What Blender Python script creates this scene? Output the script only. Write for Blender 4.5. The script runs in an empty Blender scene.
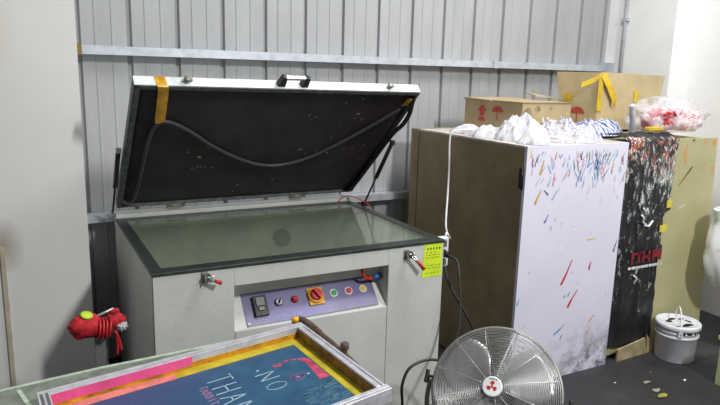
import bpy, math, random
from mathutils import Vector as V, Matrix, noise
random.seed(7)
C = bpy.context.scene.collection
PI = math.pi

# ------------------------------------------------------------------ materials
def lin(c):
    return tuple(((x / 255) / 12.92 if x / 255 <= .04045 else ((x / 255 + .055) / 1.055) ** 2.4) for x in c) + (1,)

class NT:
    def __init__(s, name):
        s.m = bpy.data.materials.new(name); s.m.use_nodes = True
        s.t = s.m.node_tree; s.b = s.t.nodes['Principled BSDF']
    def n(s, typ, **kw):
        n = s.t.nodes.new(typ)
        for k, v in kw.items():
            if k in n.inputs: n.inputs[k].default_value = v
            else: setattr(n, k, v)
        return n
    def l(s, a, b): s.t.links.new(a, b)
    def coords(s, scale=(1, 1, 1), loc=(0, 0, 0)):
        g = s.n('ShaderNodeNewGeometry'); mp = s.n('ShaderNodeMapping')
        mp.inputs['Scale'].default_value = scale; mp.inputs['Location'].default_value = loc
        s.l(g.outputs['Position'], mp.inputs['Vector']); return mp.outputs['Vector']
    def noise(s, scale, detail=4, rough=.55, vs=(1, 1, 1)):
        n = s.n('ShaderNodeTexNoise', Scale=scale, Detail=detail, Roughness=rough)
        s.l(s.coords(vs), n.inputs['Vector']); return n.outputs['Fac']
    def ramp(s, src, stops):
        r = s.n('ShaderNodeValToRGB'); e = r.color_ramp.elements
        while len(e) < len(stops): e.new(.5)
        for i, (p, c) in enumerate(stops):
            e[i].position = p; e[i].color = c if len(c) == 4 else lin(c)
        s.l(src, r.inputs['Fac']); return r.outputs['Color']
    def mix(s, fac, a, b):
        m = s.n('ShaderNodeMix'); m.data_type = 'RGBA'
        for v, i in ((fac, 0), (a, 6), (b, 7)):
            if hasattr(v, 'node'): s.l(v, m.inputs[i])
            else: m.inputs[i].default_value = v
        return m.outputs[2]
    def math(s, op, a, b=0.0, c=None):
        m = s.n('ShaderNodeMath'); m.operation = op; m.use_clamp = False
        for i, v in enumerate((a, b) if c is None else (a, b, c)):
            if hasattr(v, 'node'): s.l(v, m.inputs[i])
            else: m.inputs[i].default_value = v
        return m.outputs[0]
    def axis(s, i):
        g = s.n('ShaderNodeNewGeometry'); x = s.n('ShaderNodeSeparateXYZ')
        s.l(g.outputs['Position'], x.inputs[0]); return x.outputs[i]
    def rng(s, v, a, b, c=0., d=1.):
        m = s.n('ShaderNodeMapRange'); m.clamp = True
        for i, q in ((1, a), (2, b), (3, c), (4, d)): m.inputs[i].default_value = q
        s.l(v, m.inputs[0]); return m.outputs[0]
    def col(s, c): s.l(c, s.b.inputs['Base Color']); return s
    def bump(s, h, strength=.2, dist=.01):
        b = s.n('ShaderNodeBump', Strength=strength, Distance=dist)
        s.l(h, b.inputs['Height']); s.l(b.outputs[0], s.b.inputs['Normal'])
    def set(s, rough=.6, metal=0., spec=None):
        s.b.inputs['Roughness'].default_value = rough; s.b.inputs['Metallic'].default_value = metal
        if spec is not None: s.b.inputs['Specular IOR Level'].default_value = spec
        return s

def plain(name, c, rough=.6, metal=0., var=.12, scale=12, spec=None, bump=0., vs=(1, 1, 1)):
    t = NT(name).set(rough, metal, spec)
    k = lambda f: tuple(max(0, min(255, x * f)) for x in c)
    f = t.noise(scale, vs=vs)
    t.col(t.ramp(f, [(.3, k(1 - var)), (.7, k(1 + var * .5))]))
    if bump: t.bump(f, bump)
    return t.m

M = {}
def mk(key, *a, **k): M[key] = plain(key, *a, **k)
mk('galvanised', (205, 211, 218), .38, .55, .08, 20)
mk('corrugated', (166, 167, 169), .5, .0, .05, 3, vs=(3, 1, .6))
mk('conduit_grey', (196, 200, 206), .5)
mk('chrome', (190, 190, 192), .28, .9)
mk('brass', (160, 140, 80), .35, .8)
mk('black_plastic', (28, 28, 30), .4)
mk('dark_cord', (46, 46, 46), .5)
mk('white_plastic', (232, 232, 232), .4)
mk('bracket', (150, 150, 140), .5, .6)
mk('white_rim', (238, 243, 243), .35)
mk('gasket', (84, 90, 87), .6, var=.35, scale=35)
mk('border', (52, 58, 55), .38, var=.3, scale=30)
mk('hose_black', (72, 69, 78), .5)
mk('tape_amber', (214, 160, 40), .35, var=.25, scale=25)
mk('tape_yellow', (222, 186, 40), .4, var=.12)
mk('red', (196, 40, 44), .4)
mk('red_cloth', (200, 34, 46), .8, var=.3, scale=40)
mk('lime', (196, 226, 60), .6)
mk('green_button', (40, 150, 90), .4)
mk('yellow_button', (220, 190, 60), .4)
mk('yellow_plate', (226, 168, 40), .4)
mk('blue_fit', (40, 110, 175), .35)
mk('orange_hose', (226, 56, 40), .35)
mk('notice', (214, 240, 44), .7, var=.06)
mk('ink', (58, 66, 30), .8)
mk('panel_ink', (196, 194, 224), .6)
mk('alu', (214, 214, 222), .36, .35, .1, 30)
mk('alu_dark', (112, 116, 116), .5, .4)
mk('orange_tape', (196, 138, 28), .45, var=.3, scale=22)
mk('brown_tape', (140, 100, 40), .5, var=.45, scale=30)
mk('pink_ink', (246, 96, 160), .5, var=.12)
mk('salmon_ink', (236, 140, 130), .5, var=.18, scale=25)
mk('yellow_film', (196, 178, 44), .45, var=.16, scale=18)
mk('stencil_white', (164, 194, 204), .6)
mk('stencil_pink', (170, 128, 170), .6)
mk('stencil_red', (190, 74, 104), .6, var=.3, scale=40)
mk('stencil_grey', (92, 130, 140), .6)
mk('stencil_faint', (92, 112, 150), .6)
mk('rust', (104, 86, 74), .6, .3, .35, 40)
mk('table_green', (132, 140, 128), .35, .1, .18, 25)
mk('table_edge', (192, 208, 186), .3, .0, .15, 40)
mk('grey_post', (122, 124, 122), .55, .2)
mk('grille', (196, 198, 196), .3, .75, .05)
mk('rim_steel', (150, 150, 145), .4, .5, .08)
mk('blade', (190, 190, 190), .35, .6, .1)
mk('motor', (60, 62, 62), .5)
mk('cardboard', (180, 160, 122), .85, var=.07, scale=9)
mk('cardboard_pale', (192, 174, 134), .85, var=.06, scale=9)
mk('box_red', (186, 76, 66), .8, var=.2, scale=40)
mk('rag_white', (200, 200, 206), .9, var=.05, scale=30)
mk('bucket_white', (226, 228, 234), .45, var=.08)
mk('black_paint', (26, 26, 30), .5)
mk('pale_green_box', (176, 190, 140), .6)
mk('trunk_beige', (196, 186, 164), .7)
mk('plank', (176, 160, 124), .8, var=.2)
mk('leaf', (150, 150, 50), .7, var=.3, scale=60)
mk('scrap', (150, 140, 130), .7)
mk('white_bit', (230, 230, 230), .7)
for k, c in dict(red=(206, 58, 66), blue=(84, 150, 214), navy=(80, 100, 150), teal=(90, 180, 196), orange=(226, 150, 90), yellow=(226, 210, 80), ochre=(206, 172, 70), sky=(150, 190, 216), pink=(222, 140, 170), green=(96, 186, 130), white=(246, 246, 250), lilac=(190, 176, 205)).items():
    mk('drip_' + k, c, .5, var=.1, scale=60)

# painted machine steel with scuffs
t = NT('machine_paint').set(.45)
f = t.noise(5, 6); g = t.noise(60, 3)
base = t.ramp(f, [(.3, (196, 199, 193)), (.7, (210, 212, 206))])
dirt = t.math('MULTIPLY', t.rng(g, .63, .76), .35)
t.col(t.mix(dirt, base, lin((120, 120, 112)))); M['machine'] = t.m
mk('machine_inside', (222, 229, 213), .55, var=.1, scale=6)
mk('machine_gap', (60, 62, 60), .7)

# lid blanket: black rubber with pale specks and scuffs
t = NT('rubber_blanket').set(.55, spec=.3)
f = t.noise(7, 6); sp = t.noise(30, 2, vs=(.9, 1, 1.3)); z = t.noise(2.2, 2)
c1 = t.ramp(f, [(.3, (44, 37, 42)), (.75, (62, 53, 60))])
msk = t.math('MULTIPLY', t.rng(sp, .69, .715), t.rng(z, .50, .54))
t.col(t.mix(msk, c1, lin((150, 150, 140)))); t.bump(f, .25); M['blanket'] = t.m

# glass of the vacuum table: clear, green, reflective
m = bpy.data.materials.new('table_glass'); m.use_nodes = True; nt = m.node_tree; nt.nodes.clear()
o = nt.nodes.new('ShaderNodeOutputMaterial'); tr = nt.nodes.new('ShaderNodeBsdfTransparent'); gl = nt.nodes.new('ShaderNodeBsdfGlossy')
tr.inputs[0].default_value = (.92, .95, .915, 1); gl.inputs['Roughness'].default_value = .06; gl.inputs[0].default_value = (.94, .95, .94, 1)
df = nt.nodes.new('ShaderNodeBsdfDiffuse'); df.inputs[0].default_value = (.45, .50, .42, 1)
m0 = nt.nodes.new('ShaderNodeMixShader'); m0.inputs[0].default_value = .2; nt.links.new(tr.outputs[0], m0.inputs[1]); nt.links.new(df.outputs[0], m0.inputs[2])
fr = nt.nodes.new('ShaderNodeFresnel'); fr.inputs[0].default_value = 1.5
mx = nt.nodes.new('ShaderNodeMixShader'); nt.links.new(fr.outputs[0], mx.inputs[0]); nt.links.new(m0.outputs[0], mx.inputs[1]); nt.links.new(gl.outputs[0], mx.inputs[2])
nt.links.new(mx.outputs[0], o.inputs[0]); M['glass'] = m

# brushed violet control plate
t = NT('control_plate').set(.3, .55)
f = t.noise(9, 5, vs=(1, 1, .5)); g = t.noise(3, 2)
c1 = t.ramp(f, [(.3, (112, 110, 130)), (.7, (140, 138, 156))])
t.col(t.mix(t.rng(g, .4, .65), c1, lin((112, 108, 146)))); M['control_plate'] = t.m

# hardboard cabinet side
t = NT('hardboard').set(.75)
f = t.noise(6, 8, .65); g = t.noise(1.6, 3)
c1 = t.ramp(f, [(.25, (130, 116, 88)), (.75, (166, 149, 116))])
t.col(t.mix(t.rng(g, .55, .75, 0, .45), c1, lin((98, 86, 66)))); M['hardboard'] = t.m
mk('cab_top', (206, 196, 186), .7, var=.15)

# white door with smudged bottom
t = NT('door_laminate').set(.5)
z = t.axis(2); f = t.noise(9, 6, .7); g = t.noise(3, 3)
c1 = t.ramp(g, [(.3, (226, 222, 240)), (.7, (234, 231, 246))])
low = t.math('MULTIPLY', t.rng(z, .06, .30, 1, 0), t.rng(f, .43, .58))
x = t.axis(0); rt = t.rng(x, 2.35, 2.68)
t.col(t.mix(t.math('MULTIPLY', low, t.math('MULTIPLY', rt, .9)), c1, lin((74, 74, 80)))); M['door'] = t.m

# cabinet two: ochre-green board
t = NT('olive_board').set(.7)
f = t.noise(4, 6); c1 = t.ramp(f, [(.3, (176, 170, 126)), (.7, (192, 186, 142))])
v = t.noise(8, 1); t.col(t.mix(t.rng(v, .74, .78), c1, lin((196, 150, 90)))); M['olive'] = t.m

# black polythene crusted with paint
t = NT('paint_crust').set(.4)
def vor(scale, vs):
    n = t.n('ShaderNodeTexVoronoi', Scale=scale); t.l(t.coords(vs), n.inputs['Vector']); return n
vo = vor(105, (1.4, 1, .8)); sep = t.n('ShaderNodeSeparateColor'); t.l(vo.outputs['Color'], sep.inputs[0])
z = t.axis(2); x = t.axis(0)
pal = t.n('ShaderNodeValToRGB'); e = pal.color_ramp.elements; pal.color_ramp.interpolation = 'CONSTANT'
cols = [(180, 84, 60), (210, 212, 210), (60, 62, 60), (196, 130, 80), (150, 160, 100), (226, 226, 230), (120, 60, 70), (90, 110, 120), (200, 70, 70), (240, 240, 240)]
while len(e) < len(cols): e.new(.5)
for i, cc in enumerate(cols): e[i].position = i / len(cols); e[i].color = lin(cc)
t.l(sep.outputs[0], pal.inputs[0])
pal2 = t.n('ShaderNodeValToRGB'); e = pal2.color_ramp.elements; pal2.color_ramp.interpolation = 'CONSTANT'
cols = [(236, 236, 238), (220, 224, 222), (60, 110, 170), (210, 214, 216), (160, 178, 96), (80, 84, 86), (230, 232, 234)]
while len(e) < len(cols): e.new(.5)
for i, cc in enumerate(cols): e[i].position = i / len(cols); e[i].color = lin(cc)
t.l(sep.outputs[1], pal2.inputs[0])
pc = t.mix(t.rng(z, 1.02, 1.18), pal2.outputs[0], pal.outputs[0])
nz = t.noise(26, 5, .7, (1.3, 1, .6)); nb = t.noise(5, 3, .6, (1.2, 1, .8))
thr = t.rng(z, .2, 1.2, .265, .135)
fac = t.rng(t.math('SUBTRACT', t.math('ADD', t.math('MULTIPLY', nz, .75), t.math('MULTIPLY', nb, .25)), thr), .34, .42)
dk = t.ramp(t.noise(12), [(.3, (20, 20, 24)), (.7, (44, 42, 48))])
t.col(t.mix(fac, dk, pc)); t.bump(nz, .6, .01); M['crust'] = t.m
mk('crust_red', (130, 34, 48), .5, var=.4, scale=40)

# floor: trodden dark concrete
t = NT('grimy_concrete').set(.7)
f = t.noise(4, 8, .7); g = t.noise(1.3, 4); h = t.noise(30, 3)
c1 = t.ramp(f, [(.3, (33, 32, 34)), (.7, (52, 50, 53))])
c2 = t.mix(t.rng(g, .52, .66, 0, .5), c1, lin((78, 76, 77)))
t.col(t.mix(t.rng(h, .70, .76, 0, .6), c2, lin((150, 148, 150)))); t.bump(f, .2); M['floor'] = t.m

# walls
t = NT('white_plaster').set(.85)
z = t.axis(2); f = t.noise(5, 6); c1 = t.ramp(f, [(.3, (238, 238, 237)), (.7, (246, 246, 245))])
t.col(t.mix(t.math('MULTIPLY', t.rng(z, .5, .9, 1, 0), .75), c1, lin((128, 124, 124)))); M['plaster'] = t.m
t = NT('white_column_paint').set(.75)
f = t.noise(3, 5); c1 = t.ramp(f, [(.3, (222, 222, 219)), (.7, (230, 230, 227))])
def blob(cx, cz, r, a):
    g = t.n('ShaderNodeNewGeometry'); d = t.n('ShaderNodeVectorMath'); d.operation = 'DISTANCE'
    mp = t.n('ShaderNodeVectorMath'); mp.operation = 'MULTIPLY'; mp.inputs[1].default_value = (1, 0, .7)
    t.l(g.outputs['Position'], mp.inputs[0]); t.l(mp.outputs[0], d.inputs[0]); d.inputs[1].default_value = (cx, 0, cz * .7)
    return t.math('MULTIPLY', t.rng(t.math('ADD', d.outputs['Value'], t.math('MULTIPLY', t.noise(9, 4), .05)), .02, r, 1, 0), a)
t.col(t.mix(blob(-.105, .82, .12, .8), t.mix(blob(-.135, 1.71, .18, .35), c1, lin((206, 180, 120))), lin((132, 112, 80)))); M['column'] = t.m

# printed cloths
def wave_cloth(name, base, line, scale, dist, wid):
    t = NT(name).set(.85)
    w = t.n('ShaderNodeTexWave', Scale=scale, Distortion=dist, Detail=2.0); w.inputs['Detail Scale'].default_value = 1.2
    t.l(t.coords((1, 1, 2)), w.inputs['Vector'])
    t.col(t.mix(t.rng(w.outputs['Fac'], wid, wid + .12), lin(base), lin(line))); return t.m
M['cloth_blue'] = wave_cloth('cloth_blue', (200, 206, 232), (64, 76, 132), 13, 5, .66)
M['cloth_lav'] = wave_cloth('cloth_lav', (204, 204, 220), (142, 144, 180), 9, 10, .68)
M['cloth_grey'] = wave_cloth('cloth_grey', (202, 200, 207), (164, 156, 164), 11, 9, .7)
t = NT('red_print').set(.7)
f = t.noise(22, 3, .6, (1, 1, 1.4)); M['red_print'] = t.m
t.col(t.ramp(f, [(.40, (238, 226, 230)), (.46, (200, 30, 50))]))
t = NT('red_white_print').set(.7)
f = t.noise(40, 3, .6); t.col(t.ramp(f, [(.50, (244, 236, 238)), (.58, (222, 84, 100))])); M['red_white'] = t.m
t = NT('rag_spotted').set(.9)
f = t.noise(16, 2); t.col(t.ramp(f, [(.66, (202, 201, 205)), (.72, (200, 100, 110))])); M['rag_spot'] = t.m
t = NT('sack_white').set(.5)
f = t.noise(11, 4); t.col(t.ramp(f, [(.56, (232, 234, 230)), (.70, (170, 180, 160))])); M['sack'] = t.m

def film(name, tint, alpha):
    m = bpy.data.materials.new(name); m.use_nodes = True; nt = m.node_tree; b = nt.nodes['Principled BSDF']
    b.inputs['Base Color'].default_value = tint; b.inputs['Roughness'].default_value = .25
    tl = nt.nodes.new('ShaderNodeBsdfTransparent'); mx = nt.nodes.new('ShaderNodeMixShader')
    n = nt.nodes.new('ShaderNodeTexNoise'); n.inputs['Scale'].default_value = 14; n.inputs['Detail'].default_value = 4
    g = nt.nodes.new('ShaderNodeNewGeometry'); nt.links.new(g.outputs['Position'], n.inputs['Vector'])
    r = nt.nodes.new('ShaderNodeMapRange'); r.inputs[1].default_value = .35; r.inputs[2].default_value = .7
    r.inputs[3].default_value = alpha - .2; r.inputs[4].default_value = alpha + .2
    nt.links.new(n.outputs['Fac'], r.inputs[0]); nt.links.new(r.outputs[0], mx.inputs[0])
    nt.links.new(tl.outputs[0], mx.inputs[1]); nt.links.new(b.outputs[0], mx.inputs[2])
    nt.links.new(mx.outputs[0], nt.nodes['Material Output'].inputs[0]); return m
M['film'] = film('clear_polythene', (.80, .80, .83, 1), .42)

# ------------------------------------------------------------------ mesh helpers
class MB:
    def __init__(s): s.v = []; s.f = []; s.mi = []; s.sm = []; s.k = 0; s.smooth = False
    def mat(s, k): s.k = k; return s
    def add(s, vs, fs, smooth=None):
        o = len(s.v); s.v += [V(p) for p in vs]
        for f in fs: s.f.append([i + o for i in f]); s.mi.append(s.k); s.sm.append(s.smooth if smooth is None else smooth)
        return s
    def hexa(s, p):      # p: 4 bottom (ccw from above) + 4 top
        return s.add(p, [(3, 2, 1, 0), (4, 5, 6, 7), (0, 1, 5, 4), (1, 2, 6, 5), (2, 3, 7, 6), (3, 0, 4, 7)], False)
    def box(s, a, b):
        (x0, y0, z0), (x1, y1, z1) = [min(i) for i in zip(a, b)], [max(i) for i in zip(a, b)]
        return s.hexa([(x0, y0, z0), (x1, y0, z0), (x1, y1, z0), (x0, y1, z0), (x0, y0, z1), (x1, y0, z1), (x1, y1, z1), (x0, y1, z1)])
    def obox(s, c, X, Y, Z):   # half axes
        c, X, Y, Z = V(c), V(X), V(Y), V(Z)
        return s.hexa([c - X - Y - Z, c + X - Y - Z, c + X + Y - Z, c - X + Y - Z, c - X - Y + Z, c + X - Y + Z, c + X + Y + Z, c - X + Y + Z])
    def lathe(s, prof, o, ax=(0, 0, 1), n=24, smooth=True, caps=True):   # prof: (r, h)
        ax = V(ax).normalized(); a = ax.orthogonal().normalized(); b = ax.cross(a); o = V(o); vs = []; fs = []
        for r, h in prof:
            for i in range(n):
                q = 2 * PI * i / n; vs.append(o + ax * h + (a * math.cos(q) + b * math.sin(q)) * r)
        for j in range(len(prof) - 1):
            for i in range(n): k = (i + 1) % n; fs.append((j * n + i, j * n + k, (j + 1) * n + k, (j + 1) * n + i))
        s.add(vs, fs, smooth)
        if caps:
            o2 = len(s.v) - len(vs); m = (len(prof) - 1) * n
            for f in ([o2 + i for i in reversed(range(n))], [o2 + m + i for i in range(n)]): s.f.append(f); s.mi.append(s.k); s.sm.append(False)
        return s
    def cyl(s, a, b, r, r2=None, n=16):
        a, b = V(a), V(b); return s.lathe([(r, 0), (r if r2 is None else r2, (b - a).length)], a, b - a, n)
    def tube(s, pts, r, n=8, closed=False):
        pts = [V(p) for p in pts]; N = len(pts); vs = []; fs = []; up = None
        for i, p in enumerate(pts):
            if closed: d = pts[(i + 1) % N] - pts[i - 1]
            else: d = pts[min(i + 1, N - 1)] - pts[max(i - 1, 0)]
            d.normalize()
            if up is None: up = d.orthogonal().normalized()
            up = (up - d * up.dot(d)).normalized(); w = d.cross(up)
            rr = r[i] if isinstance(r, (list, tuple)) else r
            for j in range(n): q = 2 * PI * j / n; vs.append(p + (up * math.cos(q) + w * math.sin(q)) * rr)
        for i in range(N if closed else N - 1):
            i2 = (i + 1) % N
            for j in range(n): k = (j + 1) % n; fs.append((i * n + j, i * n + k, i2 * n + k, i2 * n + j))
        if not closed: fs += [tuple(reversed(range(n))), tuple((N - 1) * n + j for j in range(n))]
        return s.add(vs, fs, True)
    def prism(s, poly, d):    # poly: 3-D points, extruded by vector d
        d = V(d); p = [V(q) for q in poly]; n = len(p)
        fs = [tuple(range(n)), tuple(n + i for i in reversed(range(n)))] + [((i + 1) % n, i, n + i, n + (i + 1) % n) for i in range(n)]
        return s.add(p + [q + d for q in p], fs, False)
    def grid(s, P, smooth=True, closed_u=False):
        m = len(P); n = len(P[0]); vs = [q for r in P for q in r]; fs = []
        for i in range(m - 1):
            for j in range(n - (0 if closed_u else 1)): k = (j + 1) % n; fs.append((i * n + j, i * n + k, (i + 1) * n + k, (i + 1) * n + j))
        return s.add(vs, fs, smooth)

ORG = {}
def wob(o):
    p = V((0, 0, 0))
    while o is not None: p = p + o.location; o = o.parent
    return p
def obj(name, mb, mats, parent=None, org=None, bevel=0, solid=0, sub=0, fix=True):
    me = bpy.data.meshes.new(name); o = bpy.data.objects.new(name, me); C.objects.link(o)
    if parent is not None: o.parent = parent
    if org is None:
        if parent is None:
            xs = list(zip(*mb.v)); org = V(((min(xs[0]) + max(xs[0])) / 2, (min(xs[1]) + max(xs[1])) / 2, min(xs[2])))
        else:
            xs = list(zip(*mb.v)); org = V([(min(q) + max(q)) / 2 for q in xs])
    org = V(org); o.location = org - (wob(parent) if parent is not None else V((0, 0, 0)))
    me.from_pydata([tuple(p - org) for p in mb.v], [], mb.f)
    for k in (mats if isinstance(mats, (list, tuple)) else [mats]): me.materials.append(M[k] if isinstance(k, str) else k)
    for p, i, q in zip(me.polygons, mb.mi, mb.sm): p.material_index = i; p.use_smooth = q
    if fix:
        import bmesh
        b = bmesh.new(); b.from_mesh(me); bmesh.ops.recalc_face_normals(b, faces=b.faces); b.to_mesh(me); b.free()
    if solid: md = o.modifiers.new('solid', 'SOLIDIFY'); md.thickness = solid; md.offset = 0
    if bevel: md = o.modifiers.new('bevel', 'BEVEL'); md.width = bevel; md.segments = 2; md.limit_method = 'ANGLE'
    if sub: md = o.modifiers.new('sub', 'SUBSURF'); md.levels = md.render_levels = sub
    return o
def thing(name, label, cat, loc, group=None):
    o = bpy.data.objects.new(name, None); C.objects.link(o); o.location = loc; return tag(o, label, cat, group)
def tag(o, label, cat, group=None):
    o['label'] = label; o['category'] = cat; o['kind'] = 'thing'
    if group: o['group'] = group
    return o
def struct(name, mb, mats, label, cat, **k):
    o = obj(name, mb, mats, None, **k); o['kind'] = 'structure'; o['label'] = label; o['category'] = cat; return o
def cat_rom(pts, n=8, closed=False):
    pts = [V(p) for p in pts]; out = []; N = len(pts)
    for i in range(N if closed else N - 1):
        if closed: p0, p1, p2, p3 = pts[i - 1], pts[i], pts[(i + 1) % N], pts[(i + 2) % N]
        else: p0, p1, p2, p3 = pts[max(i - 1, 0)], pts[i], pts[i + 1], pts[min(i + 2, N - 1)]
        for k in range(n):
            q = k / n; out.append(.5 * ((2 * p1) + (p2 - p0) * q + (2 * p0 - 5 * p1 + 4 * p2 - p3) * q * q + (3 * p1 - p0 - 3 * p2 + p3) * q ** 3))
    if not closed: out.append(pts[-1])
    return out
def nz(x, y, z, s=1.): return noise.noise(V((x * s, y * s, z * s)))

# ------------------------------------------------------------------ the setting
YW = 3.57                      # corrugated sheet; the rails stand in front of it
b = MB(); b.box((-3.2, -3.2, -.1), (4.45, 3.75, 0))
struct('floor', b, 'floor', 'dark grimy concrete floor with pale scuffs', 'floor')

prof = [(-3.2, 0)]             # corrugated profile (x, depth)
k = -15
while True:
    x = .2856 + .245 * k
    if x > 4.05: break
    prof += [(x - .014, 0), (x - .009, .022), (x + .009, .022), (x + .014, 0)]
    for q in (.082, .163): prof += [(x + q - .008, 0), (x + q - .004, -.0035), (x + q + .004, -.0035), (x + q + .008, 0)]
    k += 1
prof = [(x, d) for x, d in prof if x <= 4.05] + [(4.05, 0)]
b = MB(); b.grid([[(x, YW + d, z) for x, d in prof] for z in (0, 4.4)], smooth=False)
b.grid([[(x, YW + .05, z) for x in (-3.2, 4.05)] for z in (0, 4.4)], smooth=False)
struct('wall_back', b, 'corrugated', 'pale grey ribbed metal sheet wall behind the machine', 'wall', fix=False)

b = MB(); b.box((4.21, -3.2, 0), (4.4, 2.998, 4.4))
b.box((4.008, 2.998, 0), (4.4, 3.72, 4.4))
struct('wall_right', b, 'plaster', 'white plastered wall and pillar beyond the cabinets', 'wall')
b = MB(); b.box((-3.2, 3.08, 0), (.240, 3.555, 4.4))
struct('wall_left', b, 'column', 'white painted wall panel with brown stain and slanting shadow', 'wall')

b = MB()
def rail(z, h, x0, x1):
    b.prism([(x0, 3.49, z - h), (x0, 3.49, z), (x0, 3.565, z), (x0, 3.565, z - .006), (x0, 3.496, z - .006), (x0, 3.496, z - h + .006), (x0, 3.565, z - h + .006), (x0, 3.565, z - h)], (x1 - x0, 0, 0))
rail(1.6975, .0435, .243, 3.94)
b.box((2.86, 3.483, 1.652), (2.90, 3.491, 1.700)); b.box((3.935, 3.475, 1.64), (4.004, 3.565, 1.72))
struct('trim_1', b, 'galvanised', 'long galvanised steel rail running along the metal wall above the open lid', 'rail', fix=True)
b = MB(); rail(.839, .0415, .243, 3.94)
struct('trim_2', b, 'galvanised', 'lower galvanised rail on the metal wall behind the machine', 'rail')
b = MB(); b.box((.262, 3.480, 1.648), (.292, 3.4895, 1.703))
o = obj('rail_plate', b, 'brass'); tag(o, 'small yellowed mounting plate where the upper rail meets the left white wall', 'plate')
b = MB(); b.box((-.117, 3.069, .0), (-.099, 3.08, .817))
o = obj('cable_trunking', b, 'trunk_beige'); tag(o, 'thin beige cable trunking up the left white wall under the brown stain', 'trunking')

root = thing('conduit_pipe', 'thin grey conduit pipe clipped upright on the white pillar', 'pipe', (3.995, 3.41, 1.2))
b = MB(); b.cyl((3.993, 3.405, 1.25), (3.993, 3.405, 4.3), .0135); obj('pipe', b, 'conduit_grey', root)
for z in (2.03, 3.0):
    b = MB(); b.box((3.979, 3.376, z - .012), (4.01, 3.434, z + .012)); obj('clip', b, 'galvanised', root, bevel=.003)

# ------------------------------------------------------------------ exposure machine
X0, X1, Y0, Y1, ZT = .397, 1.724, 2.378, 3.455, .839
mroot = thing('exposure_machine', 'large pale grey screen exposure machine with its lid propped open and a green glass bed', 'machine', ((X0 + X1) / 2, (Y0 + Y1) / 2, 0))
gx0, gx1, gy0, gy1 = .440, 1.680, 2.437, 3.302     # glass opening
RX0, RX1, RZ0, RZ1, RY = .711, 1.425, .556, .750, 2.55
b = MB()
# outer shell: sides, back, and front in three panels round the recess
b.box((X0, Y0 + .004, 0), (X0 + .02, Y1, ZT - .012)); b.box((X1 - .02, Y0 + .004, 0), (X1, Y1, ZT - .012)); b.box((X0, Y1 - .02, 0), (X1, Y1, ZT - .012))
b.box((X0, Y0, 0), (RX0 - .001, Y0 + .02, ZT - .012)); b.box((RX1 + .001, Y0, 0), (X1, Y0 + .02, ZT - .012))
b.box((RX0 + .001, Y0, 0), (RX1 - .001, Y0 + .02, RZ0)); b.box((RX0 - .001, Y0 + .0005, RZ1), (RX1 + .001, Y0 + .02, ZT - .012))
# recess: ceiling, cheeks, sloping back
b.box((RX0, Y0 + .01, RZ1), (RX1, RY + .02, RZ1 + .004))
for x in (RX0 - .004, RX1): b.prism([(x, Y0 + .01, RZ0), (x, Y0 + .01, RZ1), (x, RY + .01, RZ1)], (.004, 0, 0))
b.prism([(RX0, Y0 + .008, RZ0), (RX0, RY + .004, RZ1), (RX0, RY + .012, RZ1), (RX0, Y0 + .02, RZ0 - .01)], (RX1 - RX0, 0, 0))
# rear deck behind the glass where the hinges sit, and the shell's top lip
b.box((X0, gy1 + .06, ZT - .012), (X1, Y1, ZT + .022))
body = obj('body', b, 'machine', mroot, bevel=.002)
b = MB(); b.box((RX0 - .01, Y0 + .021, .02), (RX1 + .01, Y0 + .024, RZ0 - .02)); obj('seam_backing', b, 'machine_gap', body)
# hopper seen through the glass
b = MB(); zb = .40
top = [(gx0, gy0, ZT - .014), (gx1, gy0, ZT - .014), (gx1, gy1, ZT - .014), (gx0, gy1, ZT - .014)]
bot = [(gx0 + .10, gy0 + .13, zb), (gx1 - .24, gy0 + .13, zb), (gx1 - .24, gy1 - .10, zb), (gx0 + .10, gy1 - .10, zb)]
b.add(top + bot, [(4, 5, 6, 7), (0, 1, 5, 4), (1, 2, 6, 5), (2, 3, 7, 6), (3, 0, 4, 7)], False)
well = obj('lamp_well', b, 'machine_inside', mroot, fix=False)
# exhaust grille on the well's rear slope
cz = .68; tq = (ZT - cz) / (ZT - zb); gc = V((1.25, gy1 - .10 * tq - .004, cz)); gn = V((0, -1, .22)).normalized()
b = MB(); b.lathe([(.050, 0), (.050, .006)], gc, gn, 28)
gr = obj('exhaust_grille', b, 'black_plastic', mroot)
b = MB()
ax = gn.orthogonal().normalized(); ay = gn.cross(ax)
for r in (.014, .026, .038, .049): b.tube([gc + gn * .008 + (ax * math.cos(q) + ay * math.sin(q)) * r for q in [2 * PI * i / 28 for i in range(28)]], .0018, 6, True)
obj('grille_ring', b, 'alu_dark', gr)
# dark border and glass
b = MB()
b.box((X0 - .004, Y0 - .004, ZT - .012), (X1 + .004, gy0, ZT + .002)); b.box((X0 - .004, gy1, ZT - .012), (X1 + .004, gy1 + .06, ZT + .002))
b.box((X0 - .004, gy0, ZT - .012), (gx0, gy1, ZT + .002)); b.box((gx1, gy0, ZT - .012), (X1 + .004, gy1, ZT + .002))
obj('bed_border', b, 'border', mroot, bevel=.002)
b = MB(); b.add([(gx0, gy0, ZT - .001), (gx1, gy0, ZT - .001), (gx1, gy1, ZT - .001), (gx0, gy1, ZT - .001)], [(0, 1, 2, 3)])
obj('glass_bed', b, 'glass', mroot)
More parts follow.
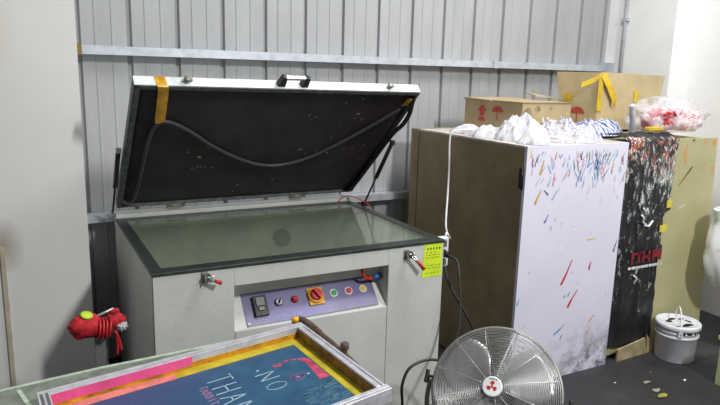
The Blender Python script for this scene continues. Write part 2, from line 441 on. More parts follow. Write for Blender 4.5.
# lid -------------------------------------------------------------
HY, HZ = 3.405, .888
dv = V((0, -.753, .658)); dv.normalize(); dw = V((0, .658, .753)); dw.normalize()
LX0, LX1, L, T = .406, 1.760, .950, .046
def LP(x, v, w): return V((x, HY, HZ)) + dv * v * (1 + .028 * (LX1 - x) / (LX1 - LX0)) + dw * w
def lbox(b, x0, x1, v0, v1, w0, w1):
    return b.hexa([LP(x0, v1, w0), LP(x1, v1, w0), LP(x1, v0, w0), LP(x0, v0, w0), LP(x0, v1, w1), LP(x1, v1, w1), LP(x1, v0, w1), LP(x0, v0, w1)])
b = MB(); lbox(b, LX0, LX1, 0, L, T - .004, T); lbox(b, LX0, LX1, L - .004, L, 0, T); lbox(b, LX0, LX1, 0, .004, 0, T)
lid = obj('lid', b, 'white_rim', mroot, bevel=.0015)
for x0, x1 in ((LX0 - .0005, LX0 + .004), (LX1 - .004, LX1 + .0005)): obj('shaded_lid_side', lbox(MB(), x0, x1, .004, L - .004, -.002, T - .003), 'gasket', lid)  # side faces of the lid, their shade put into the colour with gasket grey
G = .036; b = MB()
lbox(b, LX0 + .002, LX1 - .002, L - G * .7, L - .003, -.004, .02); lbox(b, LX0 + .002, LX1 - .002, .002, G * .3, -.004, .02)
lbox(b, LX0 + .002, LX0 + G * .7, .002, L - .003, -.004, .02); lbox(b, LX1 - G * .35, LX1 - .002, .002, L - .003, -.004, .02)
obj('gasket', b, 'gasket', lid, bevel=.002)
b = MB(); nu, nv = 48, 30; P = []
for j in range(nv + 1):
    row = []
    for i in range(nu + 1):
        a, c = i / nu, j / nv
        sag = .010 * math.sin(PI * a) * math.sin(PI * c) + .006 * nz(a * 5, c * 3, 1.3) * math.sin(PI * a) * math.sin(PI * c)
        row.append(LP(LX0 + G * .7 - .004 + a * (LX1 - LX0 - G * 1.05 + .008), .006 + c * (L - G * .7 - .008), .014 - sag))
    P.append(row)
b.grid(P); obj('blanket', b, 'blanket', lid, solid=.003)
# bead cord looping over the blanket: an inner vacuum hose
hp = [(.43, .07), (.455, .045), (.482, .09), (.492, .28), (.497, .54), (.513, .68), (.56, .72), (.66, .66), (.80, .53), (.95, .42), (1.08, .355), (1.2, .345), (1.33, .40), (1.46, .52), (1.58, .66), (1.67, .78), (1.70, .82)]
b = MB(); b.tube(cat_rom([LP(x, v, -.006) for x, v in hp], 8), .0085, 10); obj('vacuum_hose', b, 'hose_black', lid)
hx0, hx1 = 1.028, 1.138
grip = MB(); lbox(grip, hx0, hx1, L + .038, L + .050, .014, .032); h = obj('handle', grip, 'chrome', lid, bevel=.003)
for x in (hx0, hx1):
    hn = MB(); hn.hexa([LP(x - .018, L - .002, .006), LP(x + .018, L - .002, .006), LP(x + .018, L - .002, .04), LP(x - .018, L - .002, .04), LP(x - .006, L + .055, .010), LP(x + .016, L + .050, .010), LP(x + .016, L + .050, .036), LP(x - .006, L + .055, .036)])
    obj('handle_post', hn, 'black_plastic', lid, bevel=.004)
for x in (.615, 1.585):
    b = MB(); b.cyl(LP(x, L - .002, .022), LP(x, L + .010, .022), .006); b.lathe([(.004, 0), (.014, .003), (.014, .012), (.006, .016)], LP(x, L + .008, .022), dv, 14)
    b.obox(LP(x + .012, L + .012, .022), (.010, 0, 0), dv * .006, dw * .006)
    obj('catch', b, 'bracket', lid)
b = MB(); tp = [(T + .001, L - .10, 0), ]
P = []
for q, wdt, dx in [(0, .024, 0), (.5, .023, .001), (1, .022, 0.004)]: pass
strip = [(L + .0015, T), (L + .0015, 0), (L - .002, -.007), (L - .03, -.007), (L - .12, -.010), (L - .20, -.010), (L - .235, -.011)]
for i, (v, w) in enumerate(strip):
    x = .510 + .004 * i; P.append([LP(x - .022, v, w), LP(x, v, w - .001), LP(x + .021, v, w)])
b.grid(P, smooth=False); obj('tape_strip', b, 'tape_amber', lid, solid=.001)
b = MB(); P = []
for i, (v, w) in enumerate([(L - .045, -.008), (L - .075, -.009), (L - .10, -.008)]): P.append([LP(1.705 - .006 * i, v, w), LP(1.735 - .004 * i, v, w)])
b.grid(P, smooth=False); obj('tape_strip', b, 'orange_tape', lid, solid=.001)
obj('edge_seal', MB().tube(cat_rom([LP(1.715, .02, -.004), LP(1.742, .10, -.004), LP(1.752, .35, -.004), LP(1.758, .60, -.008), LP(1.772, .70, -.016), LP(1.775, .78, -.010), LP(1.756, .86, .0), LP(1.750, .90, .004)], 6), .012, 8), 'black_plastic', lid)
# hinges under the lid
for x in (.70, 1.40):
    b = MB(); b.cyl((x - .04, HY + .005, .884), (x + .04, HY + .005, .884), .012); b.box((x - .04, HY, .868), (x + .04, HY + .03, .88)); obj('hinge', b, 'bracket', mroot)
for x in (.385, 1.757):
    a, c = V((x, 3.285, .86)), V((x, 2.95, 1.255)); b = MB()
    if x < 1: a, c = V((x, 3.40, .86)), V((x, 3.06, 1.225))
    else: a, c = V((x - .01, 3.22, .848)), V((x + .006, 2.95, 1.235))
    d = c - a; b.cyl(a, a + d * .52, .0055, n=10); st = obj('gas_strut', b, 'black_plastic', mroot)
    b = MB(); b.cyl(a + d * .45, c, .0115, n=14); obj('strut_cylinder', b, 'black_plastic', st)
    for e_ in (a, c): obj('strut_end', MB().obox(e_, (.012, 0, 0), (0, .011, 0), (0, 0, .013)), 'chrome' if x < 1 else 'black_plastic', st, bevel=.003)
b = MB(); b.tube(cat_rom([(1.60, 3.27, .845), (1.61, 3.26, .875), (1.64, 3.23, .90), (1.70, 3.22, .885), (1.74, 3.16, .856), (1.735, 3.12, .848)], 6), .003, 6)
obj('red_wire', b, 'red', mroot)
# control plate on the sloping back of the recess
def CP(x, z, out=0.):   # point on the slope (z measured on the world axis)
    n = V((0, -.770, .638)); y = Y0 + .008 + (z - RZ0) * (RY - Y0 - .004) / (RZ1 - RZ0); return V((x, y, z)) + n * (out + .002)
sn = V((0, -(RZ1 - RZ0), RY - Y0)).normalized(); su = V((0, RY - Y0, RZ1 - RZ0)).normalized()
def CP(x, z, out=0.):
    y = Y0 + .008 + (z - RZ0) * (RY - Y0 - .004) / (RZ1 - RZ0); return V((x, y, z)) + sn * (out + .001)
b = MB(); b.obox((CP(.766, .562) + CP(1.386, .678)) / 2 + sn * .0015, (.310, 0, .004), su * ((CP(1, .678) - CP(1, .562)).length / 2), sn * .002)
plate = obj('control_panel', b, 'control_plate', mroot, bevel=.001)
zc = .620
b = MB(); b.obox(CP(.838, zc, .010), (.030, 0, 0), su * .045, sn * .008); sw = obj('circuit_breaker', b, 'black_plastic', plate, bevel=.002)
b = MB(); b.obox(CP(.838, zc + .012, .020), (.018, 0, 0), su * .018, sn * .004); b.obox(CP(.838, zc - .012, .020), (.012, 0, 0), su * .007, sn * .005); obj('toggle', b, 'alu_dark', sw)
b = MB(); b.lathe([(.019, 0), (.019, .006), (.016, .008), (.016, .014), (.013, .016)], CP(.922, zc + .004), sn, 20); ks = obj('key_switch', b, 'chrome', plate)
b = MB(); b.obox(CP(.922, zc + .004, .018), (.005, .0, .004), su * .010 + V((.004, 0, 0)), sn * .003); obj('key_slot', b, 'black_plastic', ks)
b = MB(); b.lathe([(.016, 0), (.016, .008), (.013, .016), (.006, .021)], CP(.996, zc + .006), sn, 18); obj('pilot_lamp', b, 'red', plate)
b = MB(); b.obox(CP(1.094, zc + .006, .006), (.036, 0, 0), su * .040, sn * .005); rs = obj('main_switch', b, 'yellow_plate', plate, bevel=.002)
b = MB(); b.lathe([(.037, 0), (.037, .007), (.031, .009)], CP(1.094, zc + .008, .010), sn, 26); obj('dial_ring', b, 'yellow_plate', rs)
b = MB(); b.lathe([(.028, 0), (.027, .010), (.020, .013)], CP(1.094, zc + .008, .018), sn, 24); b.obox(CP(1.094, zc + .008, .036), su * .022 + V((-.012, 0, 0)), V((.006, 0, 0)) + su * .003, sn * .008); obj('dial_knob', b, 'red', rs, bevel=.001)
for x, k in ((1.184, 'green_button'), (1.258, 'red'), (1.332, 'yellow_button')):
    b = MB(); b.lathe([(.019, 0), (.019, .006), (.016, .008)], CP(x, zc + .008), sn, 22); pb = obj('push_button', b, 'white_rim', plate)
    b = MB(); b.lathe([(.0135, 0), (.0135, .004)], CP(x, zc + .008, .0075), sn, 20); obj('button_cap', b, k, pb)
b = MB(); random.seed(3)
for x in (.838, .922, .996, 1.184, 1.258, 1.332):
    for i in range(3):
        xx = x - .014 + i * .013
        b.obox(CP(xx, .575, .0042), (.0045, 0, 0), su * .0012, sn * .0004); b.obox(CP(xx + .002 * (i - 1), .581, .0042), (.0045, 0, 0), su * .0012, sn * .0004); b.obox(CP(xx, .578, .0042), (.0012, 0, 0), su * .005, sn * .0004)
obj('legend_lettering', b, 'panel_ink', plate)
for x, z in ((.776, .569), (.776, .668), (1.376, .573), (1.376, .672)):
    b = MB(); b.lathe([(.006, 0), (.005, .003)], CP(x, z, .002), sn, 10); obj('screw', b, 'chrome', plate)
# hose tail in the recess corner
b = MB(); b.tube(cat_rom([(1.316, 2.43, .746), (1.318, 2.425, .715), (1.335, 2.43, .688), (1.372, 2.44, .678), (1.385, 2.44, .679)], 8), .0075, 10); hz = obj('air_hose', b, 'orange_hose', mroot)
b = MB(); b.cyl((1.38, 2.44, .679), (1.412, 2.44, .684), .0115); obj('hose_fitting', b, 'blue_fit', hz)
b = MB(); b.cyl((1.41, 2.44, .684), (1.42, 2.44, .6855), .014); obj('hose_nut', b, 'black_plastic', hz)
b = MB(); b.box((1.345, 2.475, .70), (1.385, 2.51, .73)); obj('pipe_stub', b, 'black_plastic', hz, bevel=.003)
# toggle clamps on the front
def latch(x, z, tx, tz):
    b = MB(); b.box((x - .020, Y0 - .006, z - .024), (x + .004, Y0 + .002, z + .022)); r = obj('toggle_clamp', b, 'bracket', mroot, bevel=.001)
    b = MB()
    for q in (-.012, .006): b.box((x + q, Y0 - .030, z - .016), (x + q + .005, Y0 - .004, z + .016))
    b.cyl((x - .016, Y0 - .024, z + .004), (x + .02, Y0 - .024, z + .004), .006)
    b.cyl((x + .004, Y0 - .024, z - .01), (x + .026, Y0 - .026, z + .012), .005)
    obj('clamp_link', b, 'chrome', r)
    b = MB()
    for q in (-.004, .008): b.tube([(x + .006 + q, Y0 - .030, z - .004), (x + tx * .6 + q, Y0 - .036, z + tz * .55), (x + tx + q * .4, Y0 - .034, z + tz)], .0042, 8)
    obj('clamp_lever', b, 'chrome', r)
    b = MB(); b.tube([(x + tx * .42 + .002, Y0 - .036, z + tz * .36), (x + tx + .002, Y0 - .036, z + tz)], [.006, .009], 10); obj('clamp_grip', b, 'red', r)
latch(.600, .803, .046, -.020); latch(1.524, .792, .066, -.070)
# notice
b = MB(); nq = [(1.606, .665), (1.716, .668), (1.714, .834), (1.616, .832)]
b.prism([(x, Y0 - .0012, z) for x, z in nq], (0, .001, 0)); nt_ = obj('notice', b, 'notice', mroot)
b = MB(); random.seed(5)
for i in range(5):
    x = 1.634 + i * .0165
    b.box((x - .0045, Y0 - .0018, .803), (x + .0045, Y0 - .001, .807)); b.box((x - .0015, Y0 - .0018, .798), (x + .0015, Y0 - .001, .811)); b.box((x - .004, Y0 - .0018, .7985), (x + .003, Y0 - .001, .8005))
for j in range(9):
    z = .786 - j * .0125; x = 1.626
    if j in (3, 4, 7): continue
    while x < (1.70 if j else 1.69):
        w = random.uniform(.004, .014); b.box((x, Y0 - .0018, z - .0014), (x + w, Y0 - .001, z + .0014)); x += w + random.uniform(.004, .012)
obj('notice_lettering', b, 'ink', nt_)

# ------------------------------------------------------------------ power strip and cords
root = thing('power_strip', 'white power strip hung by the right front edge of the machine', 'power strip', (1.775, 2.44, .68))
b = MB(); b.box((1.731, 2.425, .690), (1.788, 2.462, .835)); obj('casing', b, 'white_plastic', root, bevel=.006)
for z in (.805, .715):
    b = MB(); b.box((1.745, 2.4225, z - .016), (1.775, 2.426, z + .016)); obj('socket', b, 'alu_dark', root, bevel=.002)
b = MB(); P0 = V((2.148, 2.95, 1.29))
b.tube(cat_rom([(2.26, 2.90, 1.30), (2.19, 2.93, 1.296), (2.150, 2.945, 1.284), (2.140, 2.95, 1.23), (2.138, 2.94, 1.10), (2.11, 2.90, .96), (2.00, 2.75, .80), (1.86, 2.52, .80), (1.80, 2.45, .835), (1.783, 2.444, .85), (1.778, 2.443, .832)], 10), .0055, 8)
obj('lead', b, 'white_plastic', root)
root = thing('fan_cord', 'black fan cord plugged into the white power strip', 'cord', (1.76, 2.3, 0))
b = MB(); b.cyl((1.756, 2.424, .762), (1.756, 2.385, .757), .018, .014); obj('plug', b, 'black_plastic', root, bevel=.003)
b = MB(); b.tube(cat_rom([(1.756, 2.385, .757), (1.775, 2.34, .742), (1.764, 2.30, .68), (1.750, 2.26, .56), (1.715, 2.22, .43), (1.655, 2.20, .335), (1.60, 2.15, .26), (1.58, 2.05, .20), (1.60, 1.95, .19)], 10), .0062, 8); obj('cable', b, 'dark_cord', root)
lc = [(1.222, 1.90, .36), (1.218, 1.90, .436), (1.25, 1.90, .500), (1.327, 1.90, .517), (1.40, 1.90, .495), (1.45, 1.90, .45)]
lc = [(x * 1.13, y * 1.13, 1.6 - (1.6 - z) * 1.13) for x, y, z in lc]
o = obj('loop_cable', MB().tube(cat_rom([(1.40, 2.14, .008), (1.385, 2.145, .1)] + lc + [(1.70, 2.14, .22), (1.76, 2.13, .10), (1.80, 2.12, .008)], 10), .0065, 8), 'dark_cord')
tag(o, 'black cable arching up in front of the machine between the print screen and the fan', 'cable')
o = obj('loose_cable', MB().tube(cat_rom([(1.750, 2.40, .70), (1.757, 2.36, .62), (1.81, 2.31, .5), (1.868, 2.29, .377), (1.88, 2.28, .2), (1.90, 2.26, .012), (1.98, 2.2, .008)], 8), .007, 8), 'dark_cord')
tag(o, 'black cable dropping slantwise against the brown cabinet side below the power strip', 'cable')

# ------------------------------------------------------------------ cabinet one
CX0, CX1, CY0, CY1, CH = 2.154, 2.862, 2.332, 3.37, 1.272
root = thing('paint_cabinet', 'tall cabinet with brown hardboard side and paint-spattered white door', 'cabinet', ((CX0 + CX1) / 2, (CY0 + CY1) / 2, 0))
b = MB(); b.box((CX0, CY0 + .02, 0), (CX1, 3.285, CH - .012)); obj('carcass', b, 'hardboard', root, bevel=.002)
b = MB(); b.box((CX0 - .004, 3.289, 0), (CX1, CY1, CH - .002)); obj('back_panel', b, 'hardboard', root, bevel=.002)
b = MB(); b.box((CX0, CY0 + .02, CH - .012), (CX1, 3.285, CH)); obj('top_board', b, 'cab_top', root, bevel=.002)
b = MB(); dk_ = ['door'] + ['drip_' + k for k in ('red', 'blue', 'navy', 'teal', 'orange', 'yellow', 'ochre', 'sky', 'pink', 'green', 'white', 'lilac')]
b.box((CX0, CY0, .0), (CX1, CY0 + .018, CH - .001))
di = {k[5:]: i for i, k in enumerate(dk_) if i}
def drip(x0, z0, x1, z1, k, w=.006):
    a, c = V((x0, 0, z0)), V((x1, 0, z1)); d = (c - a); n = max(d.length, .001); d /= n; p = V((-d.z, 0, d.x))
    b.mat(di[k]); N = 6; top, botm = [], []
    pts = []
    for i in range(N + 1):
        q = i / N; ww = w * (.35 + .65 * (1 - q)) * (.8 + .4 * random.random()); m_ = a + d * n * q + p * .004 * math.sin(q * 3 + x0 * 40)
        top.append(m_ + p * ww); botm.append(m_ - p * ww)
    poly = [V((q.x, CY0 - .0008, q.z)) for q in top + botm[::-1]]
    b.add(poly, [tuple(range(len(poly)))]); b.mat(0)
random.seed(11)
for s in [(2.454, .532, 2.525, .661, 'red'), (2.522, .394, 2.583, .487, 'red'), (2.437, .255, 2.511, .305, 'blue'), (2.484, .224, 2.504, .243, 'navy'), (2.16, .462, 2.178, .49, 'teal'), (2.485, .456, 2.498, .471, 'teal'), (2.514, .457, 2.533, .483, 'teal'), (2.701, .285, 2.726, .322, 'orange'), (2.297, .881, 2.326, .92, 'navy'), (2.62, .766, 2.681, .76, 'yellow'), (2.25, 1.128, 2.261, 1.202, 'ochre'), (2.337, .997, 2.392, 1.055, 'sky'), (2.308, 1.019, 2.284, 1.051, 'navy'), (2.336, 1.068, 2.348, 1.138, 'pink'), (2.233, .979, 2.258, 1.053, 'ochre'), (2.687, .217, 2.699, .238, 'pink'), (2.831, .671, 2.853, .737, 'navy'), (2.651, .59, 2.668, .633, 'red'), (2.176, 1.215, 2.184, 1.254, 'yellow'), (2.52, .82, 2.53, .85, 'white'), (2.43, .72, 2.425, .75, 'white'), (2.515, .845, 2.535, .86, 'white'), (2.35, .84, 2.355, .86, 'lilac')]:
    drip(*s, w=.008 if s[4] in ('ochre', 'white', 'red') else .0055)
keys = ['blue', 'teal', 'navy', 'green', 'red', 'sky', 'pink', 'lilac', 'orange', 'blue', 'teal', 'sky']
for i in range(150):
    x = random.uniform(2.18, 2.85) if i % 2 else random.triangular(2.25, 2.85, 2.66); z = 1.262 - abs(random.gauss(0, .075)) - .015; n = random.uniform(.015, .065) * (1 if x > 2.4 else .8)
    lean = random.gauss(.10, .25); x1 = min(max(x + lean * n, 2.17), 2.85)
    drip(x, max(z - n, .95), x1, min(z, 1.264), random.choice(keys), random.uniform(.0016, .0040))
for i in range(26):
    x = random.uniform(2.2, 2.84); z = random.uniform(.3, 1.1); n = random.uniform(.006, .02); drip(x, z, x + n * .5, z + n, random.choice(['teal', 'lilac', 'white', 'sky', 'lilac']), .003)
obj('door', b, dk_, root, fix=False)
b = MB(); b.box((CX0 - .0035, 2.352, 1.06), (CX0 + .004, 2.376, 1.16)); hg = obj('hinge', b, 'black_plastic', root, bevel=.001)
b = MB(); b.cyl((CX0 - .004, 2.350, 1.055), (CX0 - .004, 2.350, 1.165), .005); obj('hinge_pin', b, 'black_plastic', hg)

# cabinet two
root = thing('olive_cabinet', 'olive beige cabinet right of the black paint-crusted sheet, spotted with orange', 'cabinet', (3.3, 2.8, 0))
b = MB(); b.hexa([(2.90, 2.40, 0), (3.745, 2.40, 0), (3.745, 3.2, 0), (2.90, 3.2, 0), (2.90, 2.40, 1.262), (3.685, 2.40, 1.262), (3.685, 3.2, 1.262), (2.90, 3.2, 1.262)]); obj('carcass', b, 'olive', root, bevel=.003)
b = MB(); b.hexa([(2.88, 2.38, .02), (3.758, 2.38, .02), (3.758, 2.398, .02), (2.88, 2.398, .02), (2.88, 2.38, 1.272), (3.692, 2.38, 1.272), (3.692, 2.398, 1.272), (2.88, 2.398, 1.272)])
def drop(x0, z0, x1, z1, w, k):
    d = V((x1 - x0, 0, z1 - z0)); n = d.length; d /= n; p = V((-d.z, 0, d.x)); b.mat(k)
    pts = [V((x0, 2.379, z0)) + d * n * q + p * w * s for q, s in ((0, .35), (.4, .6), (.85, 1), (1, .5), (1, -.5), (.85, -1), (.4, -.6), (0, -.35))]
    b.add(pts, [tuple(range(8))], False); b.mat(0)
for s in [(3.42, 1.13, 3.405, 1.20, .012, 1), (3.40, 1.20, 3.42, 1.235, .006, 1), (3.38, 1.00, 3.49, 1.11, .006, 2), (3.66, 1.22, 3.665, 1.26, .018, 1), (3.68, 1.05, 3.685, 1.10, .010, 1), (3.46, 1.255, 3.475, 1.27, .008, 2), (3.58, 1.235, 3.59, 1.255, .010, 1), (3.59, 1.11, 3.60, 1.125, .008, 1), (3.40, .855, 3.43, .875, .006, 3), (3.43, .86, 3.46, .885, .005, 3)]: drop(*s)
obj('front_board', b, ['olive', 'drip_orange', 'rust', 'white_bit'], root, fix=False)

# black polythene sheet, crusted with paint, hanging over the gap
random.seed(2)
def edge_r(z):
    e = 3.245 if z < .62 else 3.275 if z < .66 else 3.285
    if .66 <= z < .86: e = 3.255
    if .86 <= z < .885: e = 3.30
    if .885 <= z < 1.1: e = 3.27 + .02 * math.sin((z - .885) * 7)
    if z >= 1.1: e = 3.275 + (z - 1.1) * .12
    return e
b = MB(); P = []; nu = 40
zs = [.085 + (1.278 - .085) * i / 90 for i in range(91)]
for z in zs:
    xr = edge_r(z) + .008 * nz(z * 18, 1, 2); xl = 2.872 + .012 * (1.278 - z) + .006 * nz(z * 12, 5, 2); row = []
    for i in range(nu + 1):
        a = i / nu; x = xl + (xr - xl) * a
        y = 2.352 + .012 * nz(a * 4.5, z * 1.5, 3) + .006 * nz(a * 11, z * 5, 7) - .006 * math.sin(a * PI); row.append((x, min(y, 2.372), z))
    P.append(row)
for k_, (y, dz) in enumerate([(2.37, .012), (2.40, .028), (2.45, .03), (2.50, .026), (2.56, .014)]):
    row = []
    for i in range(nu + 1):
        a = i / nu; x = P[90][i][0] - (.015 * k_) * (1 - a); row.append((x, y + .01 * nz(a * 6, k_, 0), 1.284 + dz * (.55 + .9 * abs(nz(a * 5, k_ * .7, 9)))))
    P.append(row)
b.grid(P[:92]); b.mat(4); b.grid(P[91:]); b.mat(0)
# printed block on the sheet
ys = 2.333
b.mat(1)
for x0, x1, z0, z1 in ((2.985, 3.005, .58, .645), (3.005, 3.05, .63, .645), (3.04, 3.06, .58, .645), (3.075, 3.095, .58, .645), (3.095, 3.13, .60, .618), (3.125, 3.145, .58, .645), (3.16, 3.18, .58, .645), (3.18, 3.22, .60, .645), (3.22, 3.24, .58, .64)): b.box((x0, ys, z0), (x1, ys + .004, z1))
b.mat(2); x = 2.97
while x < 3.24:
    w = random.uniform(.008, .02); b.box((x, ys, .547), (x + w, ys + .004, .561)); x += w + random.uniform(.003, .009)
for pts in ([(3.03, .86), (3.05, .845), (3.045, .82), (3.08, .80)], [(3.06, .80), (3.10, .79), (3.13, .82)], [(3.04, .90), (3.06, .875)], [(3.02, .51), (3.05, .49), (3.03, .46)]):
    b.tube([(px, ys + .001, pz) for px, pz in pts], .006, 6)
b.mat(3); b.box((3.205, ys + .004, .745), (3.268, ys + .008, .785)); b.box((3.245, ys + .006, .885), (3.285, ys + .01, .93))
obj_s = obj('plastic_sheet', b, ['crust', 'crust_red', 'white_bit', 'drip_yellow', 'black_paint'], fix=False)
tag(obj_s, 'black plastic sheet crusted with paint hanging between the white door and the olive cabinet', 'sheet')
o = obj('cardboard_offcut', MB().hexa([(2.95, 2.325, 0), (3.22, 2.335, 0), (3.22, 2.345, 0), (2.95, 2.335, 0), (2.95, 2.325, .072), (3.19, 2.335, .10), (3.19, 2.345, .10), (2.95, 2.335, .072)]).prism([(3.22, 2.335, 0), (3.32, 2.34, 0), (3.20, 2.335, .12)], (0, .008, 0)), 'plank')
tag(o, 'tan board offcut standing on the floor under the black sheet', 'board')

# ------------------------------------------------------------------ boxes on the cabinets
def umbrella(b, x, y, z, s):   # on a face of constant x, drawn towards -x
    pts = [(x, y + s * math.cos(q) * 1.15, z + s * math.sin(q) * .8) for q in [PI * i / 12 for i in range(13)]]
    b.prism(pts, (-.0012, 0, 0)); b.prism([(x, y - s * .08, z - s), (x, y + s * .08, z - s), (x, y + s * .08, z), (x, y - s * .08, z)], (-.0012, 0, 0))
ax0, ax1, ay0, ay1, az0, az1 = 2.448, 2.812, 2.716, 3.235, 1.273, 1.457
root = thing('cardboard_box', 'closed brown cardboard box with red arrow on its side behind the white rags', 'box', ((ax0 + ax1) / 2, (ay0 + ay1) / 2, az0), 'cardboard boxes on the cabinets')
b = MB(); b.box((ax0, ay0, az0), (ax1, ay1, az1)); bx = obj('carton', b, 'cardboard', root, bevel=.003)
b = MB(); b.hexa([(ax0 - .004, ay0 - .004, az1), (ax1, ay0 - .004, az1), (ax1, 2.97, az1), (ax0 - .004, 2.97, az1), (ax0 - .006, ay0 - .006, az1 + .006), (ax1, ay0 - .006, az1 + .006), (ax1, 2.97, az1 + .004), (ax0 - .006, 2.97, az1 + .006)]); obj('flap', b, 'cardboard', root)
b = MB(); b.hexa([(ax0 - .004, 2.985, az1), (ax1, 2.985, az1), (ax1, ay1 + .004, az1), (ax0 - .004, ay1 + .004, az1), (ax0 - .004, 2.985, az1 + .004), (ax1, 2.985, az1 + .004), (ax1, ay1 + .004, az1 + .012), (ax0 - .004, ay1 + .004, az1 + .012)]); obj('flap', b, 'cardboard', root)
b = MB(); xx = ax0 - .0002; y_ = 3.064
b.prism([(xx, y_ + .045, 1.395), (xx, y_ - .045, 1.395), (xx, y_, 1.435)], (-.0012, 0, 0)); b.prism([(xx, y_ - .02, 1.365), (xx, y_ + .02, 1.365), (xx, y_ + .02, 1.395), (xx, y_ - .02, 1.395)], (-.0012, 0, 0)); b.prism([(xx, y_ - .03, 1.335), (xx, y_ + .03, 1.335), (xx, y_ + .03, 1.358), (xx, y_ - .03, 1.358)], (-.0012, 0, 0))
umbrella(b, xx, 2.924, 1.395, .045); obj('printed_marks', b, 'box_red', bx)
b = MB(); yy = ay0 - .0002; random.seed(9)
mk('soot', (150, 132, 104), .9, var=.3, scale=40)
for cx_, cz_, r_ in ((2.49, 1.41, .035), (2.56, 1.425, .022), (2.66, 1.43, .012)):
    b = MB(); b.prism([(cx_ + r_ * math.cos(q) * (1 + .5 * nz(q, cx_ * 9, 1)), yy, cz_ + r_ * math.sin(q) * (.8 + .4 * nz(q, 4, cx_ * 9))) for q in [2 * PI * i / 14 for i in range(14)]], (0, -.001, 0)); obj('soot_mark', b, 'soot', bx)

bx0, bx1, by0, by1, bz0, bz1 = 3.225, 3.80, 2.9, 3.23, 1.273, 1.458
root = thing('cardboard_box', 'open cardboard box with upright flaps and yellow tape beside white pillar', 'box', ((bx0 + bx1) / 2, (by0 + by1) / 2, bz0), 'cardboard boxes on the cabinets')
b = MB(); w = .006
b.box((bx0, by0, bz0), (bx1, by1, bz0 + w)); b.box((bx0, by0, bz0), (bx1, by0 + w, bz1)); b.box((bx0, by1 - w, bz0), (bx1, by1, bz1)); b.box((bx0, by0 + w, bz0), (bx0 + w, by1 - w, bz1)); b.box((bx1 - w, by0 + w, bz0), (bx1, by1 - w, bz1))
bx = obj('carton', b, 'cardboard_pale', root)
b = MB(); b.hexa([(bx0 + .004, by0, bz1), (bx1, by0, bz1), (bx1, by0 + w, bz1), (bx0 + .004, by0 + w, bz1), (bx0 + .018, by0 + .004, 1.642), (bx1 + .045, by0 + .004, 1.63), (bx1 + .045, by0 + .004 + w, 1.63), (bx0 + .018, by0 + .004 + w, 1.642)]); obj('flap', b, 'cardboard_pale', root)
b = MB(); b.hexa([(bx0, by0, bz1), (bx0 + w, by0, bz1), (bx0 + w, by1, bz1), (bx0, by1, bz1), (bx0 + .012, by0 - .005, 1.640), (bx0 + .012 + w, by0 - .005, 1.640), (bx0 + .012 + w, by1 + .05, 1.64), (bx0 + .012, by1 + .05, 1.64)]); obj('flap', b, 'cardboard_pale', root)
b = MB(); b.hexa([(bx0 - .30, by1 - .1, bz1 + .02), (bx0 - .01, by1 - .05, bz1), (bx0 - .01, by1 + .09, bz1), (bx0 - .30, by1 + .02, bz1 + .05), (bx0 - .30, by1 - .1, bz1 + .026), (bx0 - .01, by1 - .05, bz1 + .006), (bx0 - .01, by1 + .09, bz1 + .006), (bx0 - .30, by1 + .02, bz1 + .056)])
obj('flap', b, 'cardboard_pale', root)
def ribbon(pts, w, side):
    b = MB(); side = V(side); b.grid([[V(p) - side * w * (.9 + .2 * nz(i, 3, 1)), V(p) + side * w] for i, p in enumerate(pts)], smooth=False); return b
yf = by0 - .002
for pts, w_, sd in [([(3.235, yf - .006, 1.625), (3.15, yf - .02, 1.59), (3.05, yf - .02, 1.56)], .018, (.2, 0, .98)),
                    ([(3.235, yf - .004, 1.63), (3.232, yf - .006, 1.52), (3.237, yf - .003, 1.40)], .022, (1, 0, 0)),
                    ([(3.245, yf - .004, 1.63), (3.29, yf - .02, 1.56), (3.35, yf - .02, 1.475), (3.355, yf - .012, 1.44)], .03, (.8, 0, .3)),
                    ([(3.57, yf - .001, 1.53), (3.575, yf - .003, 1.46)], .022, (1, 0, 0))]:
    obj('tape_strip', ribbon(pts, w_, sd), 'tape_yellow', root, solid=.001)
obj('tape_strip', ribbon([(bx0 - .003, 3.14, 1.50), (bx0 - .003, 3.14, 1.36)], .03, (0, 1, 0)), 'tape_yellow', root, solid=.001)
b = MB(); umbrella(b, bx0 - .0002, 3.06, 1.375, .055); obj('printed_marks', b, 'box_red', bx)

